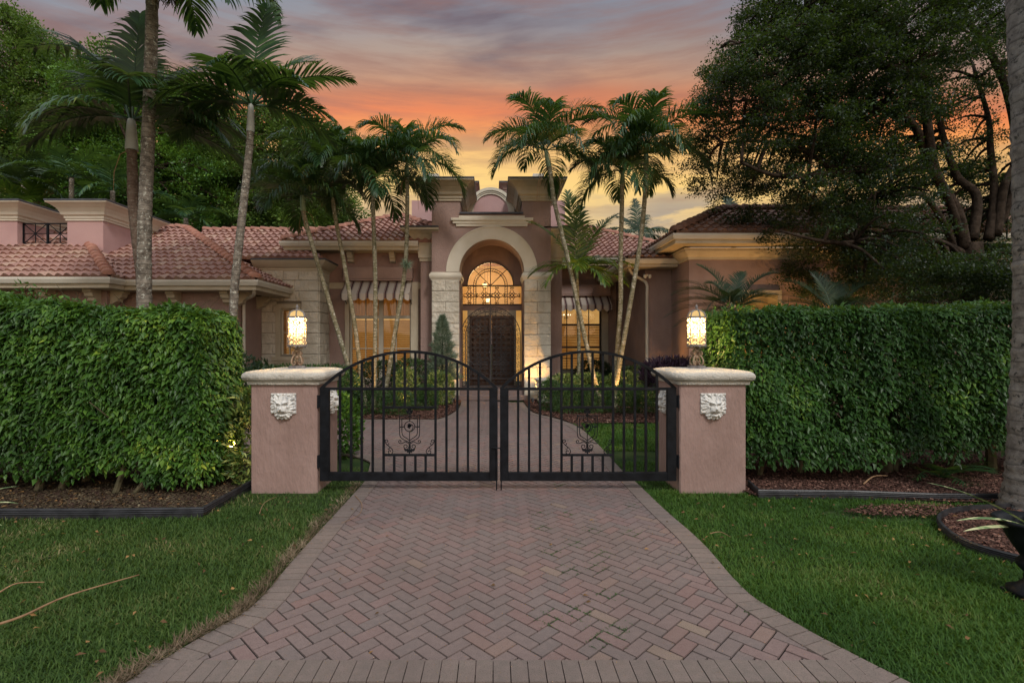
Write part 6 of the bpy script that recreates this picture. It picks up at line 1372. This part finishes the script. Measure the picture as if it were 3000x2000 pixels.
tree('loose_tree', 'mid green tree behind the slim palms left of the tower', (P(840, 1005, 24).x, 24), simple_limbs(840, 24, 330, 8, 130, .3), [(640,340), (740,320), (800,300), (870,345), (920,380), (980,440), (1010,500), (1050,600), (1040,640), (960,690), (700,690), (640,560)], (22, 26), 95000, 420, .12, L['farA'], ntw=240, crad=.75, flat=.7, seed=23, group=gF, dens=lambda x, y: .45 if x > 960 else .9, bark='trunk_hedge')
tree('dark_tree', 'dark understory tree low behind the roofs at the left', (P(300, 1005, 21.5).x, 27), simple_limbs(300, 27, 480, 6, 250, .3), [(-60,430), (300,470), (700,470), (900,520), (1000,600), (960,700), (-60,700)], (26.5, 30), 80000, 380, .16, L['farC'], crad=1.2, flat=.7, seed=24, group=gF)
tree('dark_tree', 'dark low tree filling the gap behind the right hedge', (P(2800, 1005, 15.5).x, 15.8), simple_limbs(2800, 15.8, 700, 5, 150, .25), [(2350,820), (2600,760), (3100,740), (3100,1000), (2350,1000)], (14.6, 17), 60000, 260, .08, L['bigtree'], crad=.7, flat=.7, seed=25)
# climbing sprigs above hedge tops
n = len(pts); D = norm(rng.normal(0, 1, (n, 3))+np.array([0, -.3, -.2])); V, Fc = leaves(pts, D, norm(rng.normal(0, .4, (n, 3))+np.array([0, -.6, .6])), rng.uniform(.05, .08, n), rng.uniform(.03, .04, n)); tag(mesh_np('hedge_sprigs', V, Fc, L['ficus']), 'loose leafy shoots sticking up from the left hedge top', 'shoots', kind='stuff')

# ---------------------------------------------------------------- right foreground urn with flax, left foreground flax tips
def flax(center, z, angs, label, seed, length=.55):
    g = random.Random(seed); t = thing('striped_flax', label, 'plant', (center[0], center[1], z))
    for a, e, ln, dr in angs:
        b = MB(); p = Vector((center[0], center[1], z)); N_ = 12; w = .024; side = Vector((-math.sin(R(a)), math.cos(R(a)), 0)); k0 = 0
        for i in range(N_+1):
            s = i/N_; ee = R(e-dr*s); d = Vector((math.cos(R(a))*math.cos(ee), math.sin(R(a))*math.cos(ee), math.sin(ee))); ww = w*(math.sin(math.pi*(.15+.85*s))**.7 if s < 1 else .02); up = side.cross(d); b.v += [tuple(p-side*ww+up*ww*-.35), tuple(p), tuple(p+side*ww+up*ww*-.35)]
            p = p+d*(ln/N_)
        for i in range(N_): q = 3*i; b.f += [(q, q+1, q+4, q+3), (q+1, q+2, q+5, q+4)]
        b.build('leaf', L['flax'], t, fix=False)
    return t
def flaxmat():
    m = mat('striped flax leaf', (.2, .3, .1, 1)); t = NT(m.node_tree); bs = t.n[m['bsdf']]; tc = t.node('ShaderNodeTexCoord')
    n = t.node('ShaderNodeTexNoise', {'Vector': t.node('ShaderNodeMapping', {'Vector': tc.outputs['Object'], 'Scale': (6, 6, 60)}).outputs[0], 'Scale': 2.0, 'Detail': 2.0}); t.l.new(t.ramp(n.outputs[0], [(.4, (.10,.17,.07)), (.5, (.2,.28,.12)), (.58, (.5,.5,.28))]), bs.inputs['Base Color']); bs.inputs['Roughness'].default_value = .5; return m
L['flax'] = flaxmat()
ux, uy = 3.42, 3.25
t = thing('black_urn', 'black iron garden urn at the right edge of the lawn', 'urn', (ux, uy, 0)); b = MB(); b.lathe([(.13, 0), (.13, .03), (.09, .05), (.05, .09), (.045, .14), (.08, .18), (.085, .21), (.06, .24), (.09, .29), (.13, .36), (.15, .42), (.19, .455), (.20, .47), (.19, .48), (.14, .46), (.13, .40)], (ux, uy), 28); b.build('bowl', M['black'], t, True)
b = MB(); b.box(ux-.11, ux+.11, uy-.11, uy+.11, -.02, .01, .005); b.build('plinth', M['black'], t)
flax((ux, uy), .42, [(170, 36, .66, 26), (180, 20, .5, 30), (186, 8, .50, 16), (20, 50, .6, 60), (30, 65, .6, 50), (-30, 50, .6, 60), (10, 35, .55, 50), (-20, 40, .6, 60)], 'cream striped flax growing in the black urn', 1)
flax((-4.72, 4.35), .05, [(12, 40, .62, 55), (-5, 25, .6, 50), (30, 55, .6, 60), (100, 60, .6, 60), (200, 50, .6, 60)], 'cream striped flax with leaf tips entering at the left edge', 2)
# sticks and dry fronds on the lawn
def stick(pts, r, label, name='dry_frond', cat='dry frond'):
    b = MB(); q = catmull([Vector((*G(px, py), z)) for px, py, z in pts], 5); b.tube(q, [r*(1-.6*i/(len(q)-1)) for i in range(len(q))], 5); tag(b.build(name, M['dry'], None, True), label, cat)
stick([(-60,1870,.05), (60,1832,.05), (200,1770,.055), (408,1700,.04)], .009, 'long reddish dry palm rib lying on the left lawn')
stick([(0,1752,.04), (50,1728,.045), (130,1722,.04)], .006, 'short pale twig near the left edge of the lawn', 'twig', 'twig'); stick([(760,1520,.05), (775,1490,.06), (812,1468,.05)], .004, 'thin brown twig on grass near the left pillar', 'twig', 'twig')
stick([(1040,1455,.014), (1060,1480,.012), (1050,1512,.012), (1000,1535,.012)], .004, 'curled dry tendril on the left paver border', 'twig', 'twig'); stick([(2530,1430,.05), (2560,1415,.08), (2600,1408,.06)], .010, 'forked dry branch in the mulch under the right hedge', 'twig', 'twig')
stick([(2080,1580,.05), (2110,1575,.05), (2140,1590,.05)], .004, 'pale twig on the right lawn beside the drive', 'twig', 'twig')
ch = thing('chandelier', 'small lit chandelier seen through the top of the right window', 'chandelier', (2.62, 18.85, 2.62)); b = MB(); b.tube([(0, 0, -.1), (0, 0, .4)], .008, 6)
for k in range(6): b.tube(catmull([(0, 0, -.08), (.08*math.cos(k*1.05), .05*math.sin(k*1.05), -.12), (.16*math.cos(k*1.05), .08*math.sin(k*1.05), 0)], 3), .006, 4)
o = b.build('arms', M['rust']); o.parent = ch; b = MB()
for k in range(6): b.lathe([(.006, 0), (.016, .02), (.004, .05)], (.16*math.cos(k*1.05), .08*math.sin(k*1.05)), 6)
o = b.build('candle_bulbs', M['lampbulb']); o.parent = ch; o['kind'] = 'stuff'
b = MB(); b.box(4.36, 4.40, 14.72, 14.80, 3.52, 3.58)
for s_ in (-1, 1): b.lathe([(.03, 3.46), (.05, 3.50), (.045, 3.56), (.02, 3.57)], (4.38+s_*.07, 14.72), 12)
part(b, 'floodlight', M['cream'], label='white twin floodlight under the corner eave')
for (px, py, Y_, lb_) in ((1190, 775, 12.75, 'spiky air plant clinging to the palm nearest the tower'),):
    q = P(px, py, Y_); n_ = 160; g = np.random.default_rng(5); d_ = norm(g.normal(0, 1, (n_, 3))); V, Fc = leaves(np.tile([q.x, q.y, q.z], (n_, 1))+d_*.03, d_, g.normal(0, 1, (n_, 3)), g.uniform(.10, .22, n_), np.full(n_, .010), 'blade'); tag(mesh_np('air_plant', V, Fc, L['conifer']), lb_, 'air plant')
b = MB(); b.tube([(-2.2, 6.95, 0), (-2.2, 6.95, .34)], .012, 8); b.tube([(-2.2, 6.95, .34), (-2.2, 6.95, .40)], .018, 8); tag(b.build('sprinkler_riser', M['cap']), 'grey sprinkler pipe beside the shrub inside the gate', 'sprinkler')

# ---------------------------------------------------------------- garden lights
WARM = (1, .52, .17)
def uplight(x, y, tx, ty, tz, power, label, size=70, z=.08, col=WARM):
    t = thing('garden_uplight', label, 'garden light', (x, y, 0), group='small warm garden uplights'); d = (Vector((tx, ty, tz))-Vector((x, y, z))).normalized(); p = Vector((x, y, z))
    b = MB(); b.tube([p-d*.08, p-d*.02, p+d*.03], [.03, .045, .05], 10, cap=False); b.tube([(x, y, 0), tuple(p-d*.06)], .012, 6); b.build('housing', M['iron'], t)
    b = MB(); b.tube([p+d*.0, p+d*.004], .038, 10); b.build('lens', M['bulb'], t)
    s = bpy.data.lights.new('uplight', 'SPOT'); s.energy = power*4.5; s.color = col; s.spot_size = R(size); s.spot_blend = .7; s.shadow_soft_size = .03; o = bpy.data.objects.new('uplight', s); C.objects.link(o); o.location = p+d*.035; o.rotation_euler = d.to_track_quat('-Z', 'Y').to_euler()
    o.parent = t; o.location -= Vector((x, y, 0)); return t
uplight(-1.15, 13.75, -1.25, 14.5, 1.4, 28, 'uplight at the foot of the left stone pier'); uplight(1.02, 13.75, 1.15, 14.5, 1.4, 34, 'uplight at the foot of the right stone pier')
uplight(2.72, 12.42, 2.42, 12.75, 1.9, 26, 'uplight below the leaning palm on the right', 60); uplight(3.12, 12.36, 3.05, 12.8, 2.0, 30, 'uplight between the paired palms', 60)
uplight(-3.15, 12.3, -3.2, 12.8, 2.2, 18, 'uplight below the palms before the left window', 70); uplight(-2.2, 12.5, -2.3, 13.2, 2, 8, 'uplight in the bed near the left urn', 80)
uplight(3.9, 13.6, 4.6, 15, 2.6, 34, 'uplight washing the corner by the downspout', 90); uplight(6.0, 12.4, 6.2, 13.6, 4.0, 36, 'uplight washing the cornice of the right wing', 90); uplight(8.6, 12.3, 8.4, 13.6, 3.5, 60, 'uplight behind the dark tree', 90)
uplight(-3.05, 5.95, -3.12, 5.4, .9, 16, 'bright uplight buried in the left hedge', 110, .42); uplight(-2.95, 6.5, -2.9, 6.0, .8, 4, 'uplight behind the left gate pillar', 110)
print('objects', len(bpy.data.objects), 'polys', sum(len(m.polygons) for m in bpy.data.meshes))
